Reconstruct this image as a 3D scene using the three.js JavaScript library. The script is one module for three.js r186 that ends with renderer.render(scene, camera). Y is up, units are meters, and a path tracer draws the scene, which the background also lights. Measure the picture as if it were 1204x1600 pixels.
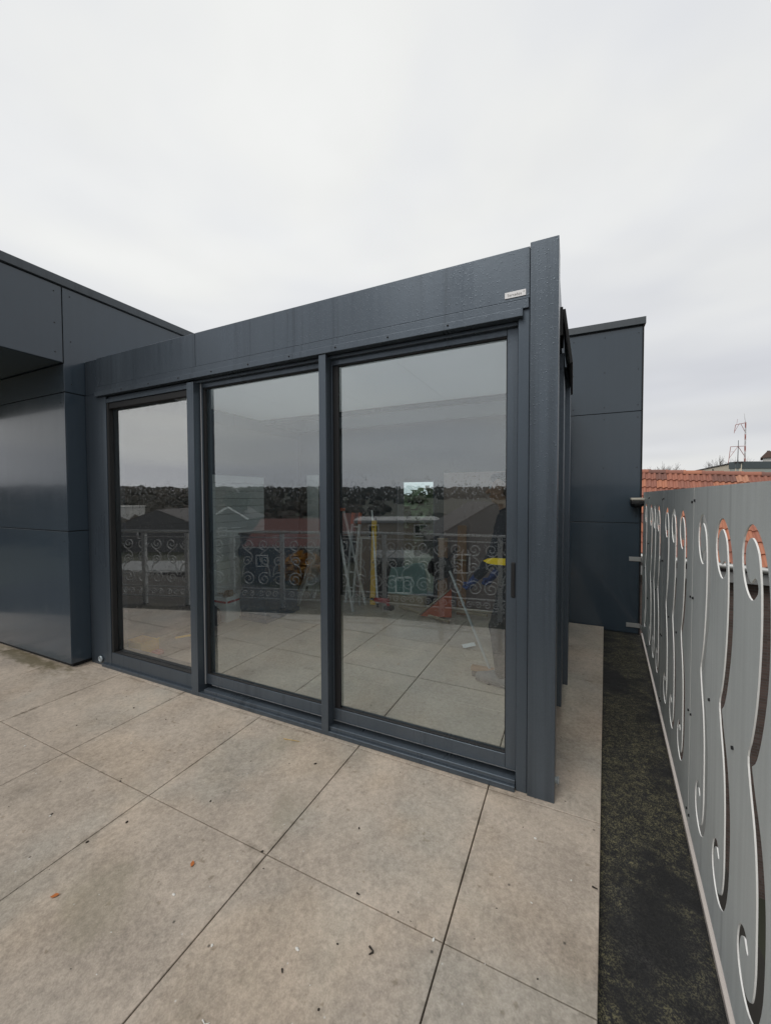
import * as THREE from 'three';
import { RoundedBoxGeometry } from 'three/addons/geometries/RoundedBoxGeometry.js';
import { MarchingCubes } from 'three/addons/objects/MarchingCubes.js';
import { mergeGeometries } from 'three/addons/utils/BufferGeometryUtils.js';

// ------------------------------------------------------------------ camera, sky, sun, exposure
const scene = new THREE.Scene();
const EYE = 1.56, FPX = 612.8;
const camera = new THREE.PerspectiveCamera(2 * Math.atan(800 / FPX) * 180 / Math.PI, 1204 / 1600, 0.02, 4000);
camera.position.set(0, EYE, 0);
camera.rotation.set(-0.0284, 0.44175, -0.00345, 'YXZ');
camera.setViewOffset(1204, 1600, -1.6, 7.5, 1204, 1600);
camera.updateMatrixWorld(true);
const renderer = new THREE.WebGLRenderer({ antialias: true });
renderer.toneMapping = THREE.LinearToneMapping;
renderer.toneMappingExposure = 1;
renderer.shadowMap.enabled = true;

function rng(seed) { let a = seed >>> 0; return () => { a = (a + 0x6D2B79F5) | 0; let t = Math.imul(a ^ (a >>> 15), 1 | a); t = (t + Math.imul(t ^ (t >>> 7), 61 | t)) ^ t; return ((t ^ (t >>> 14)) >>> 0) / 4294967296; }; }
const hash = (x, y, s) => { let h = Math.imul(x, 374761393) ^ Math.imul(y, 668265263) ^ Math.imul(s, 974634); h = Math.imul(h ^ (h >>> 13), 1274126177); return ((h ^ (h >>> 16)) >>> 0) / 4294967296; };
const mod = (a, n) => ((a % n) + n) % n;
// value noise, periodic with whole periods px, py
function vn(x, y, px, py, s) {
  const xi = Math.floor(x), yi = Math.floor(y), fx = x - xi, fy = y - yi, u = fx * fx * (3 - 2 * fx), v = fy * fy * (3 - 2 * fy);
  const x0 = mod(xi, px), x1 = mod(xi + 1, px), y0 = mod(yi, py), y1 = mod(yi + 1, py);
  const a = hash(x0, y0, s), b = hash(x1, y0, s), c = hash(x0, y1, s), d = hash(x1, y1, s);
  return a + (b - a) * u + (c - a) * v + (a - b - c + d) * u * v;
}
function fbm(x, y, px, py, s, oct = 4, gain = 0.5) { let t = 0, w = 1, n = 0; for (let o = 0; o < oct; o++) { t += w * vn(x, y, px, py, s + o * 17); n += w; w *= gain; x *= 2; y *= 2; px *= 2; py *= 2; } return t / n; }
const clamp = (x, a = 0, b = 1) => Math.min(b, Math.max(a, x));
const smooth = (a, b, x) => { const t = clamp((x - a) / (b - a)); return t * t * (3 - 2 * t); };
const lerp = (a, b, t) => a + (b - a) * t;

function makeSky() {
  const W = 1024, H = 512, data = new Float32Array(W * H * 4);
  for (let r = 0; r < H; r++) {
    const el = (r + 0.5) / H * Math.PI - Math.PI / 2;
    for (let c = 0; c < W; c++) {
      const ph = (c + 0.5) / W * 2 * Math.PI - Math.PI;          // atan2(z, x)
      const side = -Math.cos(ph) * 0.9 - 0.44 * Math.sin(ph);       // brightest cloud towards the left
      const up = Math.max(0, Math.sin(el));
      let L = 0.7 + 0.08 * smooth(0.02, 0.6, up) + 0.05 * side * (1 - 0.6 * up);
      const n1 = fbm(c / W * 10, Math.log(1 + 7 * up) * 3.2, 10, 64, 5, 5), n2 = fbm(c / W * 26, Math.log(1 + 9 * up) * 8, 26, 64, 55, 4);
      L *= 1 + (n1 - 0.5) * 0.42 * (1 - 0.55 * up) + (n2 - 0.5) * 0.15 * (1 - up);
      const cool = clamp(0.5 + (n1 - 0.5) * -2.4);
      const i = (r * W + c) * 4;
      data[i] = L * lerp(1.0, 0.965, cool); data[i + 1] = L * lerp(1.01, 0.99, cool); data[i + 2] = L * lerp(1.0, 1.05, cool); data[i + 3] = 1;
    }
  }
  const t = new THREE.DataTexture(data, W, H, THREE.RGBAFormat, THREE.FloatType);
  t.mapping = THREE.EquirectangularReflectionMapping; t.magFilter = t.minFilter = THREE.LinearFilter; t.wrapS = THREE.RepeatWrapping; t.needsUpdate = true;
  return t;
}
const sky = makeSky();
scene.background = sky; scene.environment = sky;
const sun = new THREE.DirectionalLight(new THREE.Color(1, 0.97, 0.92), 1.4);
sun.position.set(-4.5, 17, 13.5); sun.castShadow = true; sun.shadow.radius = 60;
Object.assign(sun.shadow.camera, { left: -20, right: 20, top: 20, bottom: -20, near: 1, far: 80 });
scene.add(sun);

// ------------------------------------------------------------------ textures and materials
function tex(w, h, f, srgb, rep) {
  const d = new Uint8Array(w * h * 4);
  for (let y = 0; y < h; y++) for (let x = 0; x < w; x++) { const v = f(x / w, y / h, x, y), i = (y * w + x) * 4; if (typeof v === 'number') { d[i] = d[i + 1] = d[i + 2] = clamp(v) * 255; } else { d[i] = clamp(v[0]) * 255; d[i + 1] = clamp(v[1]) * 255; d[i + 2] = clamp(v[2]) * 255; } d[i + 3] = 255; }
  const t = new THREE.DataTexture(d, w, h); t.wrapS = t.wrapT = THREE.RepeatWrapping; t.magFilter = THREE.LinearFilter; t.minFilter = THREE.LinearMipmapLinearFilter; t.generateMipmaps = true;
  if (srgb) t.colorSpace = THREE.SRGBColorSpace;
  if (rep) t.repeat.set(...rep);
  t.needsUpdate = true; return t;
}
const sR = (l) => l <= 0.0031308 ? 12.92 * l : 1.055 * Math.pow(l, 1 / 2.4) - 0.055;       // linear -> stored sRGB
const lin3 = (c) => c.map(sR);
const col = (r, g, b) => new THREE.Color().setRGB(r, g, b);
const M = {};
function std(name, rgb, rough = 0.7, o = {}) { const m = new THREE.MeshStandardMaterial({ color: col(...rgb), roughness: rough, ...o }); m.name = name; M[name] = m; return m; }
function phy(name, rgb, rough, o = {}) { const m = new THREE.MeshPhysicalMaterial({ color: col(...rgb), roughness: rough, ...o }); m.name = name; M[name] = m; return m; }

// beads of rain on painted metal: height map, one metre square
const dropList = []; { const r = rng(11); for (let i = 0; i < 5200; i++) dropList.push([r(), r(), 0.0011 + 0.0034 * r() * r() * r(), r()]); }
const dropField = new Float32Array(1024 * 1024);
for (const [u, v, rad, h] of dropList) { const R = rad * 1024, cx = u * 1024, cy = v * 1024; for (let y = Math.floor(cy - R * 1.3); y <= cy + R * 1.3; y++) for (let x = Math.floor(cx - R); x <= cx + R; x++) { const q = ((x - cx) / R) ** 2 + ((y - cy) / (R * 1.25)) ** 2; if (q < 1) { const i = mod(y, 1024) * 1024 + mod(x, 1024); dropField[i] = Math.max(dropField[i], Math.sqrt(1 - q) * (0.4 + 0.6 * h)); } } }
const dropBump = tex(1024, 1024, (u, v, x, y) => 0.1 + 0.62 * dropField[y * 1024 + x] + 0.1 * fbm(u * 60, v * 60, 60, 60, 3, 2));
const frameMap = tex(512, 512, (u, v, x, y) => { const n = fbm(u * 5, v * 3, 5, 3, 8, 5), st = fbm(u * 60, v * 2, 60, 2, 21, 3), g = hash(x, y, 7); const dr = smooth(0.58, 0.78, fbm(u * 75 + 0.3, v * 1.0, 75, 1, 23, 4)) * fbm(u * 9, v * 5, 9, 5, 25, 3); const k = 0.93 + 0.17 * (n - 0.5) + 0.1 * (st - 0.5) + 0.09 * (g - 0.5) - 0.32 * dr; return lin3([k * 0.8, k * 0.8, k * 0.8]); }, true, [0.5, 0.5]);
const roughMap = tex(512, 512, (u, v) => [0, 0.75 + 0.5 * (fbm(u * 6, v * 3, 6, 3, 31, 5) - 0.5) + 0.3 * (fbm(u * 70, v * 3, 70, 3, 32, 3) - 0.5), 0], false, [0.6, 0.6]);
phy('frame_paint', [0.11, 0.136, 0.166], 0.42, { metalness: 0.5, map: frameMap, roughnessMap: roughMap, bumpMap: dropBump, bumpScale: 0.0014, clearcoat: 0.1, clearcoatRoughness: 0.3 });
phy('frame_paint_plain', [0.098, 0.123, 0.152], 0.42, { metalness: 0.5, map: frameMap, roughnessMap: roughMap });
phy('gasket', [0.008, 0.008, 0.009], 0.6);
phy('recess', [0.012, 0.013, 0.015], 0.8);
// glossy cladding board, with runs of rain and small chips
const cladMap = tex(1024, 1024, (u, v, x, y) => {
  const n = fbm(u * 4, v * 4, 4, 4, 41, 6), run = fbm(u * 90, v * 3, 90, 3, 43, 4), k = 0.9 + 0.16 * (n - 0.5) + 0.06 * (run - 0.5);
  return lin3([k * 0.8, k * 0.8, k * 0.82]);
}, true, [0.4, 0.4]);
const cladRough = tex(1024, 1024, (u, v) => { const n = fbm(u * 5, v * 3, 5, 3, 51, 5), run = smooth(0.52, 0.75, fbm(u * 110, v * 4, 110, 4, 53, 4)); return [0, clamp(0.6 + 0.5 * (n - 0.5) + 0.22 * run), 0]; }, false, [0.4, 0.4]);
phy('cladding', [0.056, 0.08, 0.104], 0.24, { map: cladMap, roughnessMap: cladRough, bumpMap: dropBump, bumpScale: 0.0004, clearcoat: 0.35, clearcoatRoughness: 0.06 });
phy('cap_metal', [0.085, 0.1, 0.115], 0.5, { map: frameMap });
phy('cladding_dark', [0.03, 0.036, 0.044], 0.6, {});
// glass: a solar coated sheet, with a thin film of rain on it
const rainBump = tex(1024, 1024, (u, v, x, y) => 0.2 + 0.06 * fbm(u * 170, v * 9, 170, 9, 61, 3) + 0.7 * dropField[y * 1024 + x], false, [0.7, 0.7]);
const pane = (name, ior, tint) => phy(name, tint, 0.0, { transmission: 1, thickness: 0, ior, bumpMap: rainBump, bumpScale: 0.0002 });
pane('glass_door', 2.4, [0.92, 0.97, 0.98]); pane('glass_mid', 2.4, [0.92, 0.97, 0.98]); pane('glass_fixed', 3.4, [0.96, 0.97, 0.96]);
phy('glass_clear', [0.9, 0.95, 0.95], 0.0, { transmission: 1, thickness: 0, ior: 1.5 });
std('white_board', [0.78, 0.8, 0.78], 0.6);
std('aluminium', [0.72, 0.73, 0.74], 0.4, { metalness: 0.35 });
std('aluminium_dull', [0.5, 0.5, 0.49], 0.5, { metalness: 0.6 });

// terrace tiles: one map for the whole terrace, 8 m by 8 m from (-7.2, -5.6)
const TX = -7.2, TZ = -6.0, TS = 8.4;
const tileMap = tex(2048, 2048, (u, v, x, y) => {
  const X = TX + u * TS, Z = TZ + v * TS;
  const a = fbm(X * 1.3 + 40, Z * 1.3 + 40, 999, 999, 71, 5, 0.55), b = fbm(X * 5 + 90, Z * 5 + 90, 999, 999, 73, 6, 0.6), c = fbm(X * 62 + 900, Z * 62 + 900, 9999, 9999, 79, 2, 0.7), g = hash(x, y, 5);
  const tile = hash(Math.floor((X + 0.392) / 0.7966), Math.floor((Z - 0.312) / 0.7966), 9);
  let k = 1 + 0.42 * (a - 0.5) + 0.46 * (b - 0.5) + 0.4 * (c - 0.5) + 0.28 * (g - 0.5) + 0.06 * (tile - 0.5);
  let r = 0.415 * k, gg = 0.353 * k, bl = 0.291 * k;
  const warm = smooth(0.45, 0.7, fbm(X * 2.1 + 70, Z * 2.1 + 30, 999, 999, 81, 4)); r *= 1 + 0.03 * warm; bl *= 1 - 0.04 * warm;
  const cool = smooth(0.5, 0.72, fbm(X * 1.7 + 10, Z * 1.7 + 60, 999, 999, 83, 4)); r *= 1 - 0.08 * cool; gg *= 1 - 0.03 * cool;
  const pore = smooth(0.72, 0.84, fbm(X * 55 + 10, Z * 55 + 60, 9999, 9999, 87, 2)); r *= 1 - 0.1 * pore; gg *= 1 - 0.1 * pore; bl *= 1 - 0.1 * pore;
  // soil that has settled in patches along the joints
  const jx = Math.abs(((X + 0.392) / 0.7966 % 1 + 1.5) % 1 - 0.5) * 0.7966, jz = Math.abs(((Z - 0.312) / 0.7966 % 1 + 1.5) % 1 - 0.5) * 0.7966, jd = Math.min(jx, jz), so = smooth(0.52, 0.72, fbm(X * 7 + 500, Z * 7 + 500, 999, 999, 301, 5)) * smooth(0.03, 0.0, jd + 0.02 * (c - 0.5)) * 0.45;
  r = lerp(r, 0.13, so); gg = lerp(gg, 0.105, so); bl = lerp(bl, 0.075, so);
  const st = smooth(0.62, 0.8, fbm(X * 3.1 + 700, Z * 3.1 + 700, 999, 999, 311, 6, 0.6)) * 0.22; r = lerp(r, 0.2, st); gg = lerp(gg, 0.17, st); bl = lerp(bl, 0.125, st);
  // dirt spots and white grains
  const sp = fbm(X * 28 + 33, Z * 28 + 71, 9999, 9999, 91, 3) > 0.845 ? 1 : 0; if (sp) { r *= 0.72; gg *= 0.7; bl *= 0.66; }
  if (hash(x, y, 97) > 0.99985) { r = gg = bl = 0.62; }
  if (hash(x >> 1, y >> 1, 98) > 0.99975) { r *= 0.3; gg *= 0.3; bl *= 0.3; }
  // moss that grows in front of the cladding corner on the left
  const dx = (X + 4.75) / 1.1, dz = (Z + 1.92) / 0.15, m = smooth(0.35, 1.15, (1 - Math.sqrt(dx * dx + dz * dz)) + 1.2 * (fbm(X * 12 + 60, Z * 30 + 200, 999, 999, 101, 5, 0.65) - 0.25));
  const mo = clamp(m) * 0.85; r = lerp(r, 0.11, mo); gg = lerp(gg, 0.092, mo); bl = lerp(bl, 0.045, mo);
  const lich = smooth(0.6, 0.8, fbm(X * 2.4 + 310, Z * 2.4 + 300, 999, 999, 111, 5)) * 0.3; r = lerp(r, 0.25, lich); gg = lerp(gg, 0.225, lich); bl = lerp(bl, 0.15, lich);
  return lin3([r, gg, bl]);
}, true);
tileMap.wrapS = tileMap.wrapT = THREE.ClampToEdgeWrapping;
const tileRough = tex(512, 512, (u, v) => [0, 0.62 + 0.5 * (fbm(u * 6, v * 6, 6, 6, 121, 5) - 0.5), 0]);
const tileBump = tex(512, 512, (u, v, x, y) => 0.6 * fbm(u * 22, v * 22, 22, 22, 125, 4) + 0.4 * hash(x, y, 3));
tileBump.repeat.set(9, 9); tileRough.repeat.set(3, 3);
phy('tile', [1, 1, 1], 0.85, { map: tileMap, roughnessMap: tileRough, bumpMap: tileBump, bumpScale: 0.0012 });
phy('tile_wet', [0.9, 0.9, 0.9], 0.7, { map: tileMap, clearcoat: 1, clearcoatRoughness: 0.03 });
std('tile_joint', [0.032, 0.028, 0.023], 0.95);
const stripMap = tex(512, 2048, (u, v, x, y) => {
  const X = u * 1.5, Z = v * 6;
  const a = fbm(X * 3.2 + 3, Z * 1.9, 999, 999, 131, 6, 0.6), b = fbm(X * 11 + 3, Z * 16, 999, 999, 133, 5, 0.65), c = fbm(X * 60, Z * 60, 9999, 9999, 135, 3, 0.7), g = hash(x, y, 3);
  let k = 0.015 * (0.4 + 1.2 * b) * (0.6 + 0.8 * g);
  const li = smooth(0.38, 0.58, 0.65 * a + 0.35 * b), fine = smooth(0.45, 0.8, 0.5 * c + 0.5 * g);
  const s = (0.04 + 0.96 * li) * fine, grey = smooth(0.6, 0.8, fbm(X * 5 + 50, Z * 5, 999, 999, 141, 5)) * 0.3;
  let r = lerp(k, 0.17, s), gg = lerp(k, 0.155, s), bl = lerp(k * 1.05, 0.085, s);
  r = lerp(r, 0.085, grey * fine); gg = lerp(gg, 0.08, grey * fine); bl = lerp(bl, 0.072, grey * fine);
  return lin3([r, gg, bl]);
}, true);
const stripBump = tex(512, 1024, (u, v, x, y) => fbm(u * 40, v * 160, 40, 160, 151, 4, 0.7));
phy('felt', [1, 1, 1], 0.85, { map: stripMap, bumpMap: stripBump, bumpScale: 0.006 });
const sheetMap = tex(512, 1024, (u, v, x, y) => { const st = fbm(u * 70, v * 2, 70, 2, 161, 4), n = fbm(u * 5, v * 5, 5, 5, 163, 5), g = hash(x, y, 1), dr = smooth(0.62, 0.8, fbm(u * 26, v * 1.0, 26, 1, 165, 4)); const k = 1 + 0.16 * (st - 0.5) + 0.2 * (n - 0.5) + 0.1 * (g - 0.5) - 0.14 * dr; return lin3([0.8 * k, 0.81 * k, 0.8 * k]); }, true, [0.8, 0.6]);
phy('sheet_face', [0.74, 0.77, 0.77], 0.4, { map: sheetMap, bumpMap: dropBump, bumpScale: 0.0005 });
std('sheet_edge', [0.78, 0.77, 0.74], 0.45);
std('iron', [0.55, 0.56, 0.56], 0.5, { metalness: 0.2 });

// ------------------------------------------------------------------ helpers
const used = {};
function numbered(n) { const k = used[n] = (used[n] ?? -1) + 1; return k ? `${n}_${String(k).padStart(3, '0')}` : n; }
function thing(name, label, category, p = [0, 0, 0], group) { const o = new THREE.Group(); o.name = numbered(name); o.position.set(...p); o.userData = { label, category }; if (group) o.userData.group = group; scene.add(o); return o; }
function uvm(g, k = 1) {                                             // texture coordinates in metres by the way each face looks
  if (g.index) g = g.toNonIndexed();
  const p = g.attributes.position, n = g.attributes.normal, uv = new Float32Array(p.count * 2);
  for (let i = 0; i < p.count; i += 3) {
    let ax = 0, ay = 0, az = 0; for (let j = 0; j < 3; j++) { ax += n.getX(i + j); ay += n.getY(i + j); az += n.getZ(i + j); }
    ax = Math.abs(ax); ay = Math.abs(ay); az = Math.abs(az);
    for (let j = i; j < i + 3; j++) { const x = p.getX(j), y = p.getY(j), z = p.getZ(j); const [a, b] = ax > ay && ax > az ? [z, y] : ay > az ? [x, z] : [x, y]; uv[2 * j] = a * k; uv[2 * j + 1] = b * k; }
  }
  g.setAttribute('uv', new THREE.BufferAttribute(uv, 2)); return g;
}
function part(root, name, geo, mat, label) {                          // geometry in world coordinates
  const m = new THREE.Mesh(geo, mat); m.name = name; m.castShadow = m.receiveShadow = true;
  if (root.isGroup) m.position.copy(root.position).negate();
  if (label) m.userData.label = label;
  root.add(m); return m;
}
function solo(name, geo, mat, label, category, group) { const m = new THREE.Mesh(geo, mat); m.name = numbered(name); m.castShadow = m.receiveShadow = true; m.userData = { label, category }; if (group) m.userData.group = group; scene.add(m); return m; }
function struct(name, geo, mat, kind = 'structure') { const m = new THREE.Mesh(geo, mat); m.name = numbered(name); m.castShadow = m.receiveShadow = true; m.userData = { kind }; scene.add(m); return m; }
function box(x0, x1, y0, y1, z0, z1, r = 0.003) {
  const w = x1 - x0, h = y1 - y0, d = z1 - z0; r = Math.min(r, w / 3, h / 3, d / 3);
  const g = r > 0 ? new RoundedBoxGeometry(w, h, d, 1, r) : new THREE.BoxGeometry(w, h, d);
  g.translate((x0 + x1) / 2, (y0 + y1) / 2, (z0 + z1) / 2); return uvm(g);
}
const join = (a) => mergeGeometries(a.map((g) => { g = g.index ? g.toNonIndexed() : g; for (const k of Object.keys(g.attributes)) if (!['position', 'normal', 'uv'].includes(k)) g.deleteAttribute(k); return g; }));
const V = (x, y, z) => new THREE.Vector3(x, y, z);
function bar(a, b, r0, r1 = r0, seg = 8) { const d = b.clone().sub(a), g = new THREE.CylinderGeometry(r1, r0, d.length(), seg, 1); g.applyQuaternion(new THREE.Quaternion().setFromUnitVectors(V(0, 1, 0), d.clone().normalize())); const c = a.clone().add(b).multiplyScalar(0.5); g.translate(c.x, c.y, c.z); return uvm(g); }
function beam(a, b, w, t, roll = 0) { const d = b.clone().sub(a), g = new RoundedBoxGeometry(w, d.length(), t, 1, Math.min(w, t) * 0.15); g.rotateY(roll); g.applyQuaternion(new THREE.Quaternion().setFromUnitVectors(V(0, 1, 0), d.clone().normalize())); const c = a.clone().add(b).multiplyScalar(0.5); g.translate(c.x, c.y, c.z); return uvm(g); }
const camM = camera.matrixWorld;
function at(px, py, depth) { return V((px - 603.6) / FPX * depth, -(py - 792.5) / FPX * depth, -depth).applyMatrix4(camM); }
const ZG = -2.2;                                                      // plane of the door glass
function behind(px, py, depth) { const p = at(px, py, depth); p.z = 2 * ZG - p.z; return p; }   // a place behind the camera that the glass mirrors
function prism(pts, z0, z1) { const s = new THREE.Shape(pts.map((p) => new THREE.Vector2(...p))); const g = new THREE.ExtrudeGeometry(s, { depth: z1 - z0, bevelEnabled: false }); g.translate(0, 0, z0); return uvm(g); }
function clipPoly(poly, a, b, c) { const out = []; for (let i = 0; i < poly.length; i++) { const p = poly[i], q = poly[(i + 1) % poly.length], dp = a * p[0] + b * p[1] + c, dq = a * q[0] + b * q[1] + c; if (dp <= 0) out.push(p); if ((dp < 0 && dq > 0) || (dp > 0 && dq < 0)) { const t = dp / (dp - dq); out.push([p[0] + (q[0] - p[0]) * t, p[1] + (q[1] - p[1]) * t]); } } return out; }

const ZF = -2.125, XL = -4.1, ZB = -5.29;

// ------------------------------------------------------------------ ground far below, hills, terrace
{
  const N = 96, R = 46, pos = [], idx = [];
  const hgt = (x, z) => { const d = Math.hypot(x, z), back = smooth(-0.3, 0.35, z / (d + 1) - 0.15 * x / (d + 1)); return -7.2 + smooth(120, 760, d) * (7 + 9 * back + 5 * (fbm(x / 160 + 50, z / 160 + 50, 999, 999, 201, 3) - 0.5)); };
  for (let i = 0; i <= R; i++) for (let j = 0; j < N; j++) { const r = i === 0 ? 0.01 : 3 * Math.pow(1.147, i), a = j / N * Math.PI * 2, x = r * Math.cos(a), z = r * Math.sin(a); pos.push(x, r > 900 ? hgt(x, z) - (r - 900) * 0.012 : hgt(x, z), z); }
  for (let i = 0; i < R; i++) for (let j = 0; j < N; j++) { const a = i * N + j, b = i * N + (j + 1) % N, c = a + N, d = b + N; idx.push(a, b, c, b, d, c); }
  const g = new THREE.BufferGeometry(); g.setAttribute('position', new THREE.Float32BufferAttribute(pos, 3)); g.setIndex(idx); g.computeVertexNormals();
  const gm = tex(512, 512, (u, v) => { const n = fbm(u * 10, v * 10, 10, 10, 211, 6); return lin3([0.03 + 0.045 * n, 0.035 + 0.04 * n, 0.022 + 0.025 * n]); }, true);
  const m = struct('ground', uvm(g, 1 / 60), std('earth', [0.75, 0.75, 0.75], 0.95, { map: gm }));
  m.geometry.computeVertexNormals();
  // the far wood on the hills behind the camera
  const r = rng(5), mats = []; const crown = new THREE.IcosahedronGeometry(1, 2); { const p = crown.attributes.position, q = rng(8); const seen = {}; for (let i = 0; i < p.count; i++) { const k = [p.getX(i), p.getY(i), p.getZ(i)].map((v) => v.toFixed(3)).join(); const s = seen[k] ??= 0.7 + 0.55 * q(); p.setXYZ(i, p.getX(i) * s, p.getY(i) * s, p.getZ(i) * s); } crown.computeVertexNormals(); }
  const spots = [];
  for (let i = 0; i < 6000; i++) { const d = 70 + 780 * Math.pow(r(), 0.9), a = (-8 + 215 * r()) * Math.PI / 180, x = d * Math.cos(a), z = d * Math.sin(a); if (fbm(x / 55 + 90, z / 55 + 90, 999, 999, 221, 3) < 0.36) continue; const s = (1.6 + 2.4 * r()) * (0.75 + d / 750); spots.push([x, hgt(x, z) + s * 0.5, z, s, s * (0.8 + 0.5 * r()), r()]); }
  const wood = new THREE.InstancedMesh(crown, std('wood', [1, 1, 1], 1), spots.length); const mm = new THREE.Matrix4();
  spots.forEach(([x, y, z, s, h, t], i) => { mm.compose(V(x, y, z), new THREE.Quaternion().setFromEuler(new THREE.Euler(0, t * 9, 0)), V(s, h, s)); wood.setMatrixAt(i, mm); const k = 0.7 + 0.6 * t; wood.setColorAt(i, col(0.045 * k + 0.01 * t, 0.045 * k, 0.036 * k)); });
  wood.name = 'far_wood'; wood.userData = { kind: 'stuff', label: 'dark wooded hills along the horizon mirrored in the glass', category: 'wood' }; scene.add(wood);
}
// terrace slab, tiles
const edgeX = (z) => 0.0805 - (z + 1.27) * 0.0674;                    // edge of the tiles along the black strip
const railA = [-6.4, -0.77], railB = [-2.35, 0.49], railC = [0.29, 0.83];
const fenceX = (z) => 0.446 - (z + 1.44) * 0.0749;
struct('terrace', uvm(box(-9.4, 0.62, -0.5, -0.062, -5.6, 1.0, 0)), M.tile_joint);
{
  const J = 0.7966, gap = 0.0027, floor = new THREE.Group(); floor.name = 'terrace_floor'; floor.userData = { kind: 'structure' }; scene.add(floor);
  const back = (p, q, off) => { const dx = q[0] - p[0], dz = q[1] - p[1], l = Math.hypot(dx, dz), nx = -dz / l, nz = dx / l; return [nx, nz, -(nx * p[0] + nz * p[1]) + off]; };
  for (let i = -11; i <= 1; i++) for (let k = -7; k <= 1; k++) {
    const x1 = -0.392 + J * i, x0 = x1 - J, z0 = 0.312 - J * 1 + J * k, z1 = z0 + J;
    if (x0 < -8.4) continue;
    let poly = [[x0 + gap, z0 + gap], [x1 - gap, z0 + gap], [x1 - gap, z1 - gap], [x0 + gap, z1 - gap]];
    poly = clipPoly(poly, 1, 0.0674, -0.0805 + 0.0674 * 1.27);
    for (const [p, q] of [[railA, railB], [railB, railC]]) { const l = back(p, q, 0.42); if (poly.length) poly = clipPoly(poly, ...l); }
    poly = clipPoly(poly, 0, -1, ZB + 0.02);
    if (poly.length < 3) continue;
    const s = new THREE.Shape(poly.map(([x, z]) => new THREE.Vector2(x, -z))), g = new THREE.ExtrudeGeometry(s, { depth: 0.056, bevelEnabled: true, bevelThickness: 0.002, bevelSize: 0.0015, bevelOffset: -0.0015, bevelSegments: 1 });
    g.rotateX(-Math.PI / 2);
    const lift = (hash(i + 40, k + 40, 3) - 0.5) * 0.002; g.translate(0, -0.058 + lift, 0);
    const gg = g.index ? g.toNonIndexed() : g, p = gg.attributes.position, uv = new Float32Array(p.count * 2);
    for (let j = 0; j < p.count; j++) { uv[2 * j] = (p.getX(j) - TX) / TS; uv[2 * j + 1] = (p.getZ(j) - TZ) / TS; }
    gg.setAttribute('uv', new THREE.BufferAttribute(uv, 2));
    part(floor, 'tile', gg, z0 > -0.6 ? M.tile_wet : M.tile);
  }
}
{ // black mossy felt strip beside the fence and under the railing
  const s = new THREE.Shape([[edgeX(-5.29) - 0.03, 5.29], [fenceX(-5.29) + 0.0, 5.29], [fenceX(0.83) + 0.0, -0.83], [railB[0], -railB[1] - 0.02], [railA[0] - 0.6, -railA[1] + 0.15], [railA[0] - 0.5, -railA[1] + 0.62], [railB[0], -railB[1] + 0.45], [edgeX(0.4) - 0.03, -0.33]].map((p) => new THREE.Vector2(...p)));
  const g = new THREE.ShapeGeometry(s); g.rotateX(-Math.PI / 2); g.translate(0, -0.048, 0);
  const p = g.attributes.position, uv = new Float32Array(p.count * 2); for (let j = 0; j < p.count; j++) { uv[2 * j] = p.getX(j) / 1.5; uv[2 * j + 1] = p.getZ(j) / 6; } g.setAttribute('uv', new THREE.BufferAttribute(uv, 2));
  struct('felt_strip', g, M.felt);
}

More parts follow.
